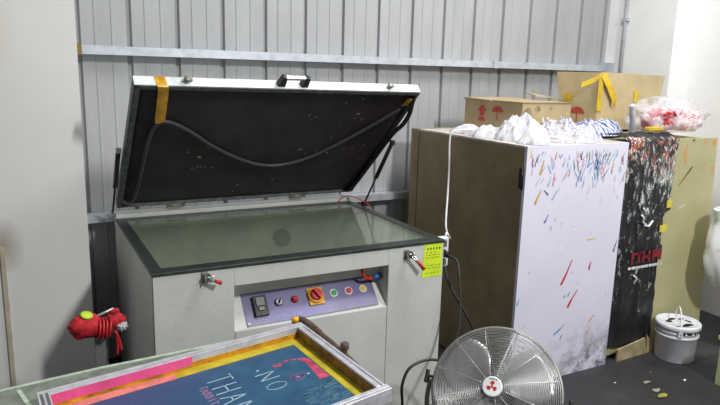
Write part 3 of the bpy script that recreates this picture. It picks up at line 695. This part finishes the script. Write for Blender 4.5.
# ------------------------------------------------------------------ cloths
def heap(cx, cy, z0, rx, ry, h, seed, rot=0., peaks=(), n=110, m=44, fold=.5, freq=5.):
    b = MB(); P = []; cr, sr = math.cos(rot), math.sin(rot)
    for i in range(m + 1):
        r = i / m; row = []
        for j in range(n):
            q = 2 * PI * j / n; ro = 1 + .25 * nz(math.cos(q) * 1.6, math.sin(q) * 1.6, seed) + .10 * nz(math.cos(q) * 5, math.sin(q) * 5, seed + 3)
            lx, ly = rx * r * ro * math.cos(q), ry * r * ro * math.sin(q); x = cx + lx * cr - ly * sr; y = cy + lx * sr + ly * cr
            d = max(0, 1 - r ** 2.2); k = h * d ** .75
            wx, wy = x + .03 * nz(x, y, seed + 9, 7), y + .03 * nz(y, x, seed + 5, 7)
            r1 = 1 - 2 * abs(nz(wx, wy, seed, freq * 1.7)); ca, sa = math.cos(seed * 2.1), math.sin(seed * 2.1); r2 = 1 - 2 * abs(nz((wx * ca - wy * sa) * .32, (wx * sa + wy * ca) * 1.1, seed + 4, freq * 3.6)); r3 = nz(x, y, seed + 8, freq * 10)
            z = k * (.52 + fold * .55 * r1) + d ** .5 * (fold * .026 * r2 + .004 * r3)
            for px, py, ph, pr in peaks: z += ph * math.exp(-((wx + .03 * r3 - px) ** 2 + ((wy - py) * .7) ** 2 + 1.2 * (wx - px) * (wy - py)) / pr ** 2) * min(1, d * 2) * (.8 + .5 * r1)
            row.append((x, y, z0 + max(0.002, z) if r < 1 else z0))
        P.append(row)
    b.grid(P[1:], closed_u=True); o = len(b.v); b.add([V((cx, cy, P[0][0][2]))] + P[1], [(0, 1 + j, 1 + (j + 1) % n) for j in range(n)])
    b.add(P[-1], [tuple(range(n))], False); return b
def hp(name, label, cat, mats, *a, group=None, **k):
    o = obj(name, heap(*a, **k), mats); return tag(o, label, cat, group)
Z = CH + .001
hp('rag', 'small white rag lying at the left end of the cabinet top beside the white lead', 'rag', 'rag_white', 2.30, 2.99, Z, .10, .12, .05, 1.2, group='rags on the cabinet')
hp('rag', 'white rag with red spots between the small left rag and the tall white pile', 'rag', 'rag_spot', 2.275, 2.77, Z, .10, .12, .07, 2.7, group='rags on the cabinet')
hp('rag', 'tall crumpled white rag, highest of the cloths in front of the closed box', 'rag', 'rag_white', 2.335, 2.58, Z, .145, .14, .095, 4.1, peaks=[(2.33, 2.62, .03, .07)], fold=.75, freq=6, group='rags on the cabinet')
hp('rag', 'low white rag folded along the front corner of the brown cabinet', 'rag', 'rag_white', 2.27, 2.42, Z, .09, .075, .055, 6.3, fold=.6, freq=8, group='rags on the cabinet')
hp('printed_cloth', 'grey white printed cloth with a pointed fold before the sooty box side', 'cloth', 'cloth_grey', 2.52, 2.545, Z, .125, .145, .055, 8.4, peaks=[(2.575, 2.60, .06, .038)], freq=6, group='cloths on the cabinet')
hp('printed_cloth', 'pale lavender printed cloth rising to a ridge at the middle of the cabinet top', 'cloth', 'cloth_lav', 2.72, 2.55, Z, .13, .12, .05, 9.9, peaks=[(2.66, 2.57, .05, .06), (2.74, 2.56, .03, .05)], freq=6, group='cloths on the cabinet')
hp('printed_cloth', 'pale blue cloth with navy wave stripes beside the black sheet', 'cloth', 'cloth_blue', 3.03, 2.72, Z + .003, .20, .12, .065, 12.1, peaks=[(3.14, 2.74, .04, .07), (2.92, 2.72, .03, .06)], fold=.25, freq=3, group='cloths on the cabinet')
hp('plastic_wrapper', 'crumpled white plastic wrapper hanging at the front edge above the white door', 'wrapper', 'rag_white', 2.61, 2.40, Z, .09, .055, .055, 15.5, peaks=[(2.60, 2.42, .02, .04)], fold=.6, freq=10)

# plastic bag with red printed bundle
root = thing('plastic_bag', 'clear plastic bag with red lettering, stuffed, on the olive cabinet', 'bag', (3.42, 2.58, 1.30))
def blobm(c, r, seed, amp=.2, fr=3., n=40, m=24, flat=None):
    b = MB(); P = []
    for i in range(m + 1):
        th = PI * i / m; row = []
        for j in range(n):
            q = 2 * PI * j / n; d = V((math.sin(th) * math.cos(q), math.sin(th) * math.sin(q), math.cos(th)))
            k = 1 + amp * nz(d.x * fr, d.y * fr, d.z * fr + seed) + amp * .5 * (abs(nz(d.x * fr * 2.3, d.y * fr * 2.3, d.z * fr * 2.3 + seed)) - .2)
            p = V((c[0] + r[0] * d.x * k, c[1] + r[1] * d.y * k, c[2] + r[2] * d.z * k))
            if flat is not None: p.z = max(p.z, flat)
            row.append(p)
        P.append(row)
    b.grid(P, closed_u=True); return b
obj('bag_film', blobm((3.455, 2.57, 1.385), (.30, .15, .116), 3.3, .34, 2.2, flat=1.300), 'film', root)
M_red = obj('bag_lettering', MB(), 'red', root, org=(0, 0, 0)) if False else None
b = MB(); strokes = [[(3.22, 1.405), (3.245, 1.425), (3.275, 1.42)], [(3.235, 1.39), (3.275, 1.40)], [(3.30, 1.43), (3.32, 1.405)], [(3.225, 1.36), (3.25, 1.375), (3.275, 1.345)], [(3.235, 1.345), (3.28, 1.335)], [(3.295, 1.375), (3.30, 1.345)]]
for s_ in strokes: b.tube([(x + .03, 2.432, z - .005) for x, z in s_], .008, 6)
obj('bag_lettering', b, 'red', root)
o = tag(obj('printed_packet', blobm((3.365, 2.55, 1.372), (.115, .085, .078), 7.7, .25, 3, flat=1.303), 'red_print'), 'red printed packet inside the left half of the clear plastic bag', 'packet', 'packets in the clear bag')
o = tag(obj('printed_packet', blobm((3.615, 2.56, 1.365), (.12, .09, .068), 5.1, .25, 3, flat=1.303), 'red_white'), 'white packet with red speckles inside the right half of the clear plastic bag', 'packet', 'packets in the clear bag')
b = MB(); b.tube(cat_rom([(3.15, 2.56, 1.30), (3.13, 2.54, 1.36), (3.10, 2.53, 1.42), (3.085, 2.52, 1.46)], 5), [.020] * 6 + [.017] * 5 + [.015] * 4 + [.012], 12)
tag(obj('cloth_twist', b, 'rag_white'), 'twisted white cloth end poking up left of the clear plastic bag', 'cloth')
b = MB(); b.box((3.13, 2.425, 1.318), (3.25, 2.46, 1.340)); tag(obj('foam_block', b, 'tape_yellow', bevel=.004), 'yellow foam strip in front of the clear plastic bag on the black sheet', 'foam')

# ------------------------------------------------------------------ bucket
bc = V((3.325, 2.232, 0))
root = thing('paint_bucket', 'white plastic bucket with black-smeared lid on the floor by the olive cabinet', 'bucket', bc)
b = MB(); b.lathe([(.104, 0), (.107, .004), (.113, .145), (.119, .149), (.119, .158), (.113, .160), (.114, .172), (.120, .176), (.120, .184), (.114, .186), (.115, .202)], bc, n=40, caps=True); obj('pail', b, 'bucket_white', root)
b = MB(); b.lathe([(.121, .196), (.124, .199), (.124, .219), (.120, .225), (.112, .225), (.107, .218), (.02, .218)], bc, n=40)
ld = obj('lid', b, 'bucket_white', root)
b = MB(); random.seed(21)
for cx_, cy_, rx_, ry_ in ((.00, -.062, .042, .018), (-.045, .03, .018, .016), (.0, .045, .03, .013), (.055, .02, .022, .010), (.06, -.02, .012, .022), (-.075, -.05, .016, .008)):
    b.prism([(bc.x + cx_ + rx_ * math.cos(q) * (1 + .5 * nz(q, cx_ * 90, 1)), bc.y + cy_ + ry_ * math.sin(q) * (1 + .5 * nz(q, 4, cy_ * 90)), .2182) for q in [2 * PI * i / 16 for i in range(16)]], (0, 0, .0012))
obj('paint_smear', b, 'black_paint', ld)
b = MB()
for i in range(14):
    q = -2.4 + i * .19 + random.uniform(-.05, .05); w = random.uniform(.004, .014)
    p = V((math.cos(q), math.sin(q), 0)); b.obox(bc + p * .1202 + V((0, 0, .189)), p.cross(V((0, 0, 1))) * w, p * .001, V((0, 0, random.uniform(.004, .010))))
obj('rim_smear', b, 'black_paint', root)
hd = V((-.62, -.78, 0)); sd = V((.78, -.62, 0)); b = MB()
pt = [bc + sd * (.002 + .131 * math.cos(q)) * 1 + V((0, 0, .236)) + (V((0, 0, 1)) * .118 + hd * .02) * math.sin(q) for q in [PI * i / 24 for i in range(25)]]
rot = lambda p: p
hx = V((.72, .69, 0)); pt = [bc + hx * -.123 * math.cos(q) + V((0, 0, .180)) + V((0, 0, .125)) * math.sin(q) for q in [PI * i / 24 for i in range(25)]]
b.tube(pt, .0045, 8); hnd = obj('bail_handle', b, 'white_plastic', root)
for s_ in (-1, 1): obj('handle_lug', MB().obox(bc + hx * s_ * .122 + V((0, 0, .180)), hx * .004, hx.cross(V((0, 0, 1))) * .012, V((0, 0, .014))), 'bucket_white', root)

# sack on the right wall, pale green crate, floor litter
root = thing('hanging_sack', 'white plastic sack hanging in front of the olive cabinet at the picture edge', 'sack', (3.69, 2.21, .36))
b = MB(); P = []
for i in range(25):
    q = i / 24; z = .36 + .51 * q; row = []
    rr = (math.sin(min(1, q * 2.2) * PI / 2) ** .6) * (1 - .25 * max(0, q - .55))
    for j in range(40):
        a = 2 * PI * j / 40; k = 1 + .10 * nz(math.cos(a) * 2, math.sin(a) * 2, q * 4) + .05 * nz(math.cos(a) * 6, math.sin(a) * 6, q * 3)
        row.append((3.69 + .185 * rr * k * math.cos(a), 2.21 + .10 * rr * k * math.sin(a), z))
    P.append(row)
b.grid(P, closed_u=True); b.add(P[0], [tuple(range(40))]); b.add(P[-1], [tuple(range(40))]); obj('bag_body', b, 'sack', root)
b = MB(); b.tube(cat_rom([(3.64, 2.20, .865), (3.68, 2.21, .93), (3.71, 2.21, .955), (3.74, 2.21, .93), (3.78, 2.22, .865)], 6), .006, 8); obj('strap', b, 'white_plastic', root)
b = MB(); b.cyl((4.21, 2.21, .944), (3.69, 2.21, .944), .008); b.cyl((4.21, 2.21, .944), (4.20, 2.21, .944), .03); obj('hook', b, 'galvanised', root)
b = MB(); b.box((3.215, 1.55, 0), (3.50, 1.905, .255)); b.box((3.205, 1.54, .255), (3.51, 1.915, .28))
tag(obj('storage_crate', b, 'pale_green_box', bevel=.004), 'pale green crate standing on the floor at the picture edge near the bucket', 'crate')
random.seed(4)
def scrap(x, y, r, mat, lab, seed):
    b = MB(); pts = [(x + r * math.cos(q) * (1 + .6 * nz(q, seed, 1)), y + .5 * r * math.sin(q) * (1 + .6 * nz(q, 2, seed)), .002 + .006 * abs(math.sin(q + seed))) for q in [2 * PI * i / 14 for i in range(14)]]
    b.add([(x, y, .008)] + pts, [(0, 1 + i, 1 + (i + 1) % 14) for i in range(14)]); tag(obj('floor_scrap', b, mat, solid=.001, fix=False), lab, 'scrap', 'scraps on the floor')
scrap(2.835, 1.935, .035, 'leaf', 'yellow green scrap on the floor, largest of the litter before the bucket', 1)
scrap(2.86, 1.99, .028, 'scrap', 'grey brown scrap just behind the yellow green one on the floor', 2)
scrap(2.89, 2.07, .024, 'scrap', 'small grey scrap farthest from the yellow green one toward the black sheet', 3)
scrap(2.72, 2.14, .008, 'white_bit', 'tiny white speck on the dark floor before the white door', 4)
scrap(3.10, 2.0, .012, 'white_bit', 'tiny white chip on the dark floor near the pale green crate', 5)

# ------------------------------------------------------------------ grey post with red cloth
root = thing('steel_post', 'narrow grey steel post standing between the left white wall and the machine', 'post', (.222, 2.46, 0))
b = MB(); b.box((.190, 2.45, 0), (.236, 2.475, .65)); obj('upright', b, 'grey_post', root, bevel=.002)
b = MB(); b.box((.15, 2.40, 0), (.295, 2.53, .012)); obj('foot_plate', b, 'grey_post', root)
b = MB(); b.cyl((.195, 2.435, .682), (.262, 2.435, .706), .0045); b.cyl((.13, 2.43, .612), (.215, 2.43, .604), .003); b.cyl((.254, 2.46, .60), (.254, 2.44, .705), .004); obj('hook_rod', b, 'galvanised', root)
root = thing('red_cloth_bundle', 'red cloth bundle tied with cord on top of the narrow grey post', 'cloth', (.21, 2.44, .6))
b = blobm((.163, 2.44, .650), (.060, .045, .047), 2.2, .15, 2.0); obj('bundle', b, 'red_cloth', root)
b = MB(); b.tube(cat_rom([(.18, 2.435, .645), (.215, 2.43, .635), (.245, 2.43, .65), (.262, 2.43, .68), (.262, 2.432, .705)], 5), [.034] * 5 + [.026] * 5 + [.025] * 5 + [.018] * 5 + [.008], 12)
b.tube(cat_rom([(.245, 2.43, .66), (.275, 2.43, .665), (.29, 2.43, .65)], 5), [.03] * 5 + [.022] * 5 + [.012], 12); obj('knot', b, 'red_cloth', root)
b = MB()
for k_ in range(4):
    x = .205 + k_ * .012; b.tube([(x + .006 * math.sin(q), 2.43 + .042 * math.cos(q), .637 + .036 * math.sin(q)) for q in [2 * PI * i / 20 for i in range(20)]], .004, 6, True)
obj('cord_wrap', b, 'red', root)
for pts in ([(.258, 2.405, .63), (.266, 2.40, .58), (.262, 2.40, .535)], [(.262, 2.40, .625), (.274, 2.40, .58), (.278, 2.40, .55)]):
    obj('cord_tail', MB().tube(cat_rom(pts, 5), .005, 6), 'red', root)
b = MB(); b.lathe([(.002, 0), (.024, .002), (.018, .006), (.006, .009)], (.166, 2.432, .694), (.2, -.4, 1), 16); obj('lime_patch', b, 'lime', root)
b = blobm((.285, 2.415, .640), (.018, .015, .018), 9.2, .6, 4); obj('frayed_end', b, 'rag_white', root)

# ------------------------------------------------------------------ print table and screen
uu = V((math.cos(math.radians(-168.73)), math.sin(math.radians(-168.73)), 0)); vv = V((math.cos(math.radians(-85.69)), math.sin(math.radians(-85.69)), 0))
A = V((.857, 2.038, 0)); SW, SL, FZ0, FZ1 = .888, .545, .656, .700
def S(u, v, z): p = A + uu * u + vv * v; return V((p.x, p.y, z))
def sbox(b, u0, u1, v0, v1, z0, z1): return b.hexa([S(u0, v0, z0), S(u0, v1, z0), S(u1, v1, z0), S(u1, v0, z0), S(u0, v0, z1), S(u0, v1, z1), S(u1, v1, z1), S(u1, v0, z1)])
root = thing('print_table', 'pale green edged work table under the print screen', 'table', (.25, 1.7, 0))
tq = [(-.42, 1.985), (.17, 2.058), (.80, 2.098), (.855, 1.50), (-.34, 1.22)]
b = MB(); b.prism([(x, y, .642) for x, y in tq], (0, 0, .012)); top_ = obj('table_top', b, 'table_green', root, bevel=.002)
b = MB()
def strip(p, q, w=.014):
    p, q = V(p), V(q); d = (q - p).normalized(); n = V((d.y, -d.x, 0)) * w; b.prism([p, q, q + n, p + n], (0, 0, .004))
strip((-.42, 1.983, .6515), (.17, 2.056, .6515)); strip((.17, 2.056, .6515), (.80, 2.096, .6515)); strip((-.055, 1.999, .6515), (-.02, 1.85, .6515), .012)
obj('edge_strip', b, 'table_edge', top_)
for x, y in ((-.33, 1.88), (.74, 2.03), (.79, 1.54), (-.27, 1.29)):
    b = MB(); b.box((x - .02, y - .02, 0), (x + .02, y + .02, .642)); obj('leg', b, 'table_green', root, bevel=.002)
b = MB(); b.prism([(-.31, 1.90, .59), (.73, 2.045, .59), (.73, 2.025, .59), (-.31, 1.88, .59)], (0, 0, .052)); obj('apron', b, 'table_green', root)
# clamp arm along the outside of the screen
b = MB(); b.tube(cat_rom([(.850, 2.085, .69), (.882, 2.06, .688), (.896, 1.95, .678), (.910, 1.82, .667), (.916, 1.70, .655), (.918, 1.58, .638), (.86, 1.54, .634)], 8), [.016] * 8 + [.015] * 8 + [.012] * 33, 10)
arm = obj('clamp_arm', b, 'rust', root)
b = MB(); b.cyl((.912, 1.79, .668), (.912, 1.79, .690), .010); b.lathe([(.008, 0), (.015, .004), (.015, .022), (.010, .026)], (.912, 1.79, .684), (0, 0, 1), 16); obj('clamp_knob', b, 'rust', arm)
b = MB(); b.tube([(.838, 2.082, .694), (.862, 2.074, .694)], .013, 12); obj('tape_wrap', b, 'tape_amber', arm)

root = thing('print_screen', 'aluminium framed printing screen with blue stencil lettered NO THANK, pink and yellow tape', 'screen', S(SW / 2, SL / 2, FZ0))
W = .032
def railbox(name, u0, u1, v0, v1, along):
    b = MB()
    if along == 'u':
        sbox(b, u0, u1, v0, v1, FZ0, FZ1 - .010); d = 1 if v0 < .1 else -1
        a, c = (v0, v1) if d > 0 else (v1, v0); sbox(b, u0, u1, *sorted((a, a + d * .010)), FZ1 - .010, FZ1); sbox(b, u0, u1, *sorted((a + d * .014, c)), FZ1 - .010, FZ1)
    else:
        sbox(b, u0, u1, v0, v1, FZ0, FZ1 - .010); d = 1 if u0 < .1 else -1
        a, c = (u0, u1) if d > 0 else (u1, u0); sbox(b, *sorted((a, a + d * .009)), v0, v1, FZ1 - .010, FZ1); sbox(b, *sorted((a + d * .014, c)), v0, v1, FZ1 - .010, FZ1)
    return obj(name, b, 'alu', root, bevel=.0012)
fr_ = railbox('frame_rail', 0, SW, 0, W, 'u'); railbox('frame_rail', 0, W, W, SL, 'v'); railbox('frame_rail', SW - W, SW, W, SL, 'v'); railbox('frame_rail', -.006, SW, SL, SL + .030, 'u')
b = MB()
for u in (SW - .010, SW - .024): sbox(b, u - .004, u + .004, .02, .10, FZ1 - .001, FZ1 + .0006)
obj('slot', b, 'alu_dark', fr_)
# tape lining the inner walls and the mesh margins
b = MB(); sbox(b, W, .47, W, W + .0015, .6595, .678); obj('wall_tape', b, 'orange_tape', root, sub=0)
b = MB(); sbox(b, W, W + .0015, W, SL, .6595, .693); obj('wall_tape', b, 'brown_tape', root)
b = MB(); sbox(b, .435, SW - W, W, W + .002, .668, .697); obj('wall_paint', b, 'pink_ink', root)
b = MB(); sbox(b, .47, SW - W, W, W + .0016, .6595, .668); sbox(b, .47, SW - W, W, W + .010, .659, .661); obj('wall_tape', b, 'orange_tape', root)
b = MB(); sbox(b, SW - W - .0015, SW - W, W, SL, .6595, .69); obj('wall_tape', b, 'orange_tape', root)
b = MB(); sbox(b, W, .50, W, .074, .6585, .6598); sbox(b, W, .072, .074, SL, .6585, .6598); obj('margin_film', b, 'yellow_film', root)
b = MB(); sbox(b, .50, SW - W, W + .006, .076, .6585, .6600); sbox(b, SW - W - .05, SW - W, .076, SL, .6585, .66); obj('margin_paint', b, 'salmon_ink', root)
# stencil mesh with its artwork
t = NT('stencil_blue').set(.5)
f = t.noise(16, 5); g = t.noise(3, 3); c1 = t.ramp(f, [(.3, (34, 74, 108)), (.7, (48, 96, 128))])
t.col(t.mix(t.rng(t.axis(0), .2, .6, 1, 0), c1, lin((58, 78, 122)))); M['stencil_blue'] = t.m
b = MB(); sbox(b, W, SW - W, W, SL, .6565, .6585); zs_ = .6589
def stroke(pts, w, k):
    b.mat(k); pts = [V((p[0], p[1], 0)) for p in pts]
    for p, q in zip(pts, pts[1:]):
        d = (q - p).normalized(); n = V((-d.y, d.x, 0)) * w; p2, q2 = p - d * w * .5, q + d * w * .5
        b.add([S(r.x, r.y, zs_) for r in (p2 - n, q2 - n, q2 + n, p2 + n)], [(0, 1, 2, 3)], False)
    b.mat(0)
GL = {'N': [[(0, 0), (0, 1), (1, 0), (1, 1)]], 'T': [[(.5, 0), (.5, 1)], [(0, 1), (1, 1)]], 'H': [[(0, 0), (0, 1)], [(1, 0), (1, 1)], [(0, .5), (1, .5)]],
      'A': [[(0, 0), (.5, 1), (1, 0)], [(.2, .4), (.8, .4)]], 'K': [[(0, 0), (0, 1)], [(1, 1), (0, .45), (1, 0)]], 'I': [[(.5, 0), (.5, 1)]],
      'B': [[(0, 0), (0, 1), (.8, .85), (.8, .6), (0, .5), (.9, .4), (.9, .1), (0, 0)]], 'O': [[(.5 + .5 * math.cos(q), .5 + .5 * math.sin(q)) for q in [2 * PI * i / 16 for i in range(17)]]]}
def word(txt, u0, v0, h, w, gap, k, sw):   # baseline at u0 reading along +v, letters rise towards smaller u
    v = v0
    for ch in txt:
        for s_ in GL[ch]: stroke([(u0 - h * q[1], v + w * q[0]) for q in s_], sw, k)
        v += w + gap
word('NO', .283, .205, .068, .040, .030, 1, .0022)
word('THANK', .428, .138, .080, .038, .026, 1, .0024)
word('TABBIT', .462, .172, .024, .014, .006, 2, .0020)
random.seed(8)
stroke([(.206, .171), (.19, .176), (.165, .172), (.14, .168), (.118, .176)], .004, 3); stroke([(.206, .182), (.18, .188)], .003, 3)
b.mat(3); b.add([S(u, v, zs_) for u, v in ((.112, .176), (.094, .178), (.076, .195), (.076, .34), (.114, .34), (.106, .28), (.10, .22))], [tuple(range(7))], False); b.mat(0)
stroke([(.168 + .022 * math.cos(q), .285 + .017 * math.sin(q)) for q in [2 * PI * i / 16 for i in range(17)]], .0045, 2); stroke([(.168, .283), (.164, .287)], .005, 2)
for i in range(46):
    u = random.uniform(.09, .22); v = random.uniform(.37, .50); stroke([(u, v), (u - .035, v + random.uniform(-.012, .012))], .0016, 4)
for cx_, cy_, r_ in ((.60, .26, .05), (.66, .20, .035), (.72, .30, .05)):
    stroke([(cx_ + r_ * (1 + .3 * nz(q, cx_ * 20, 1)) * math.cos(q), cy_ + r_ * math.sin(q) * (1 + .3 * nz(q, 3, cx_ * 20))) for q in [1.6 * PI * i / 22 for i in range(23)]], .0013, 5)
for i in range(14):
    u = random.uniform(.53, .78); v = random.uniform(.12, .34); stroke([(u, v), (u + random.uniform(-.03, .03), v + random.uniform(-.02, .02)), (u + random.uniform(-.04, .04), v + .02)], .0011, 5)
for u, v in ((.262, .176), (.128, .286)):
    b.mat(1); b.add([S(u + .005 * math.cos(q), v + .005 * math.sin(q), zs_ + .0004) for q in [2 * PI * i / 12 for i in range(12)]], [tuple(range(12))], False); b.mat(0)
obj('stencil_mesh', b, ['stencil_blue', 'stencil_white', 'stencil_pink', 'stencil_red', 'stencil_grey', 'stencil_faint'], root, fix=False)

# ------------------------------------------------------------------ floor fan
FC = V((1.526, 1.724, .427)); fn = V((-.66, -.52, .60)).normalized(); R = .243
fs = fn.cross(V((0, 0, 1))).normalized(); fu = fs.cross(fn).normalized()
def FP(a, r, h): return FC + (fs * math.cos(a) + fu * math.sin(a)) * r + fn * h
root = thing('floor_fan', 'steel wire floor fan with white hub badge, standing before the cabinets', 'fan', (FC.x, FC.y, 0))
def dome(r, sgn): return sgn * (.012 + .070 * (1 - (r / R) ** 2.4))
fr2 = []
for nm, sg, n_ in (('front_guard', 1, 30), ('rear_guard', -1, 22)):
    b = MB()
    for i in range(n_):
        r = .045 + (R - .050) * i / (n_ - 1); b.tube([FP(2 * PI * j / 64, r, dome(r, sg)) for j in range(64)], .0013, 5, True)
    for k_ in range(12):
        a = 2 * PI * k_ / 12 + .18; b.tube([FP(a, .036 + (R - .036) * j / 12, dome(.036 + (R - .036) * j / 12, sg) - sg * .0022) for j in range(13)], .0020, 6)
    g_ = obj(nm, b, 'grille', root); fr2.append(g_)
b = MB(); b.tube([FP(2 * PI * j / 72, R, 0) for j in range(72)], .0065, 10, True); obj('rim', b, 'rim_steel', root)
b = MB(); b.lathe([(.037, .078), (.038, .088), (.034, .092)], FC, fn, 36); bd = obj('badge', b, 'white_rim', fr2[0])
b = MB(); b.mat(0)
for k_ in range(3):
    a0 = PI / 2 + k_ * 2 * PI / 3; pts = [FP(a0, .003, .0926)] + [FP(a0 + q, r, .0926) for q, r in ((-.62, .010), (-.60, .016), (-.2, .020), (.25, .020), (.55, .016), (.45, .010))]
    b.prism(pts, fn * .0006)
b.lathe([(.004, .0924), (.004, .0934)], FC, fn, 14); obj('blade_emblem', b, 'red', bd)
b = MB()
for i in range(4):
    c = FC + fs * (-.012 + .008 * i) * 1 + fu * .025 + fn * .0928; b.obox(c, fs * .0026, fu * .0006, fn * .0004); b.obox(c + fu * .004, fs * .0026, fu * .0006, fn * .0004); b.obox(c + fu * .002, fs * .0006, fu * .0026, fn * .0004)
obj('badge_text', b, 'ink', bd)
b = MB(); b.lathe([(.035, -.14), (.062, -.13), (.066, -.06), (.055, -.02), (.02, -.015)], FC, fn, 28); obj('motor', b, 'motor', root)
b = MB(); b.lathe([(.045, -.012), (.045, .03), (.03, .04)], FC, fn, 24); hub = obj('rotor_hub', b, 'alu_dark', root)
for k_ in range(3):
    P = []
    for i in range(9):
        r = .04 + .18 * i / 8; row = []; wd = .35 + .42 * math.sin(PI * (.15 + .8 * i / 8))
        for j in range(9):
            a = k_ * 2 * PI / 3 + .5 + (j / 8 - .5) * wd * 2; row.append(FP(a, r, .012 + (j / 8 - .5) * .05 * (1.1 - .5 * i / 8)))
        P.append(row)
    b = MB(); b.grid(P); obj('blade', b, 'blade', root, solid=.002)
# yoke, knobs, base
fy = V((fs.x, fs.y, 0)).normalized(); ff = V((-fy.y, fy.x, 0))
for s_ in (-1, 1):
    p = FC + fs * s_ * (R + .012); q = V((FC.x, FC.y, .02)) + fy * s_ * (R - .03); b = MB()
    b.tube(cat_rom([p, p + V((0, 0, -.12)) + fy * s_ * .012, q + V((0, 0, .1)) + fy * s_ * .012, q], 6), .010, 10); obj('yoke_arm', b, 'rim_steel', root)
    b = MB(); b.cyl(p - fs * s_ * .012, p + fs * s_ * .012, .008); b.obox(p + fs * s_ * .018, fs * .007, fu * .026, fn * .009); obj('tilt_knob', b, 'black_plastic', root, bevel=.004)
b = MB()
for d_ in (-1, 1): b.tube([V((FC.x, FC.y, .014)) + fy * (-R - .01) + ff * .13 * d_, V((FC.x, FC.y, .014)) + fy * (R + .01) + ff * .13 * d_], .012, 10)
for s_ in (-1, 1): b.tube([V((FC.x, FC.y, .020)) + fy * s_ * (R - .03) + ff * -.14, V((FC.x, FC.y, .020)) + fy * s_ * (R - .03) + ff * .14], .012, 10)
obj('base', b, 'rim_steel', root)

# ------------------------------------------------------------------ light, world, camera
def area(name, loc, target, sx, sy, power, col=(1, 1, 1)):
    l = bpy.data.lights.new(name, 'AREA'); l.shape = 'RECTANGLE'; l.size = sx; l.size_y = sy; l.energy = power; l.color = col
    o = bpy.data.objects.new(name, l); C.objects.link(o); o.location = loc
    o.rotation_euler = (V(target) - V(loc)).to_track_quat('-Z', 'Y').to_euler(); o['kind'] = 'helper'; return o
area('tube_lamp', (2.40, 1.85, 3.75), (2.2, 2.3, 0), .22, 1.1, 78, (1.0, 1.0, .99))
area('tube_lamp', (2.33, -1.1, 3.75), (1.3, 2.4, .6), .12, .5, 150, (1.0, 1.0, .99))
w = bpy.data.worlds.new('World'); bpy.context.scene.world = w; w.use_nodes = True
w.node_tree.nodes['Background'].inputs[0].default_value = (.95, .97, 1.0, 1); w.node_tree.nodes['Background'].inputs[1].default_value = .22

cam = bpy.data.cameras.new('Camera'); co = bpy.data.objects.new('Camera', cam); C.objects.link(co)
fw = V((.46164835, .86433338, -.19952098)); rt = V((.88424689, -.46629954, .0259264)); up = V((.07062749, .18839468, .97955051))
co.matrix_world = Matrix(((rt.x, up.x, -fw.x, 0), (rt.y, up.y, -fw.y, 0), (rt.z, up.z, -fw.z, 1.6), (0, 0, 0, 1)))
cam.sensor_width = 36; cam.lens = 638.56 / 720 * 36; cam.clip_start = .05
sc = bpy.context.scene; sc.camera = co
vs_ = sc.view_settings; vs_.view_transform = 'Standard'; vs_.look = 'None'; vs_.exposure = -0.1; vs_.gamma = 1.0; vs_.use_curve_mapping = False
sc.cycles.transparent_max_bounces = 24; sc.cycles.max_bounces = 10
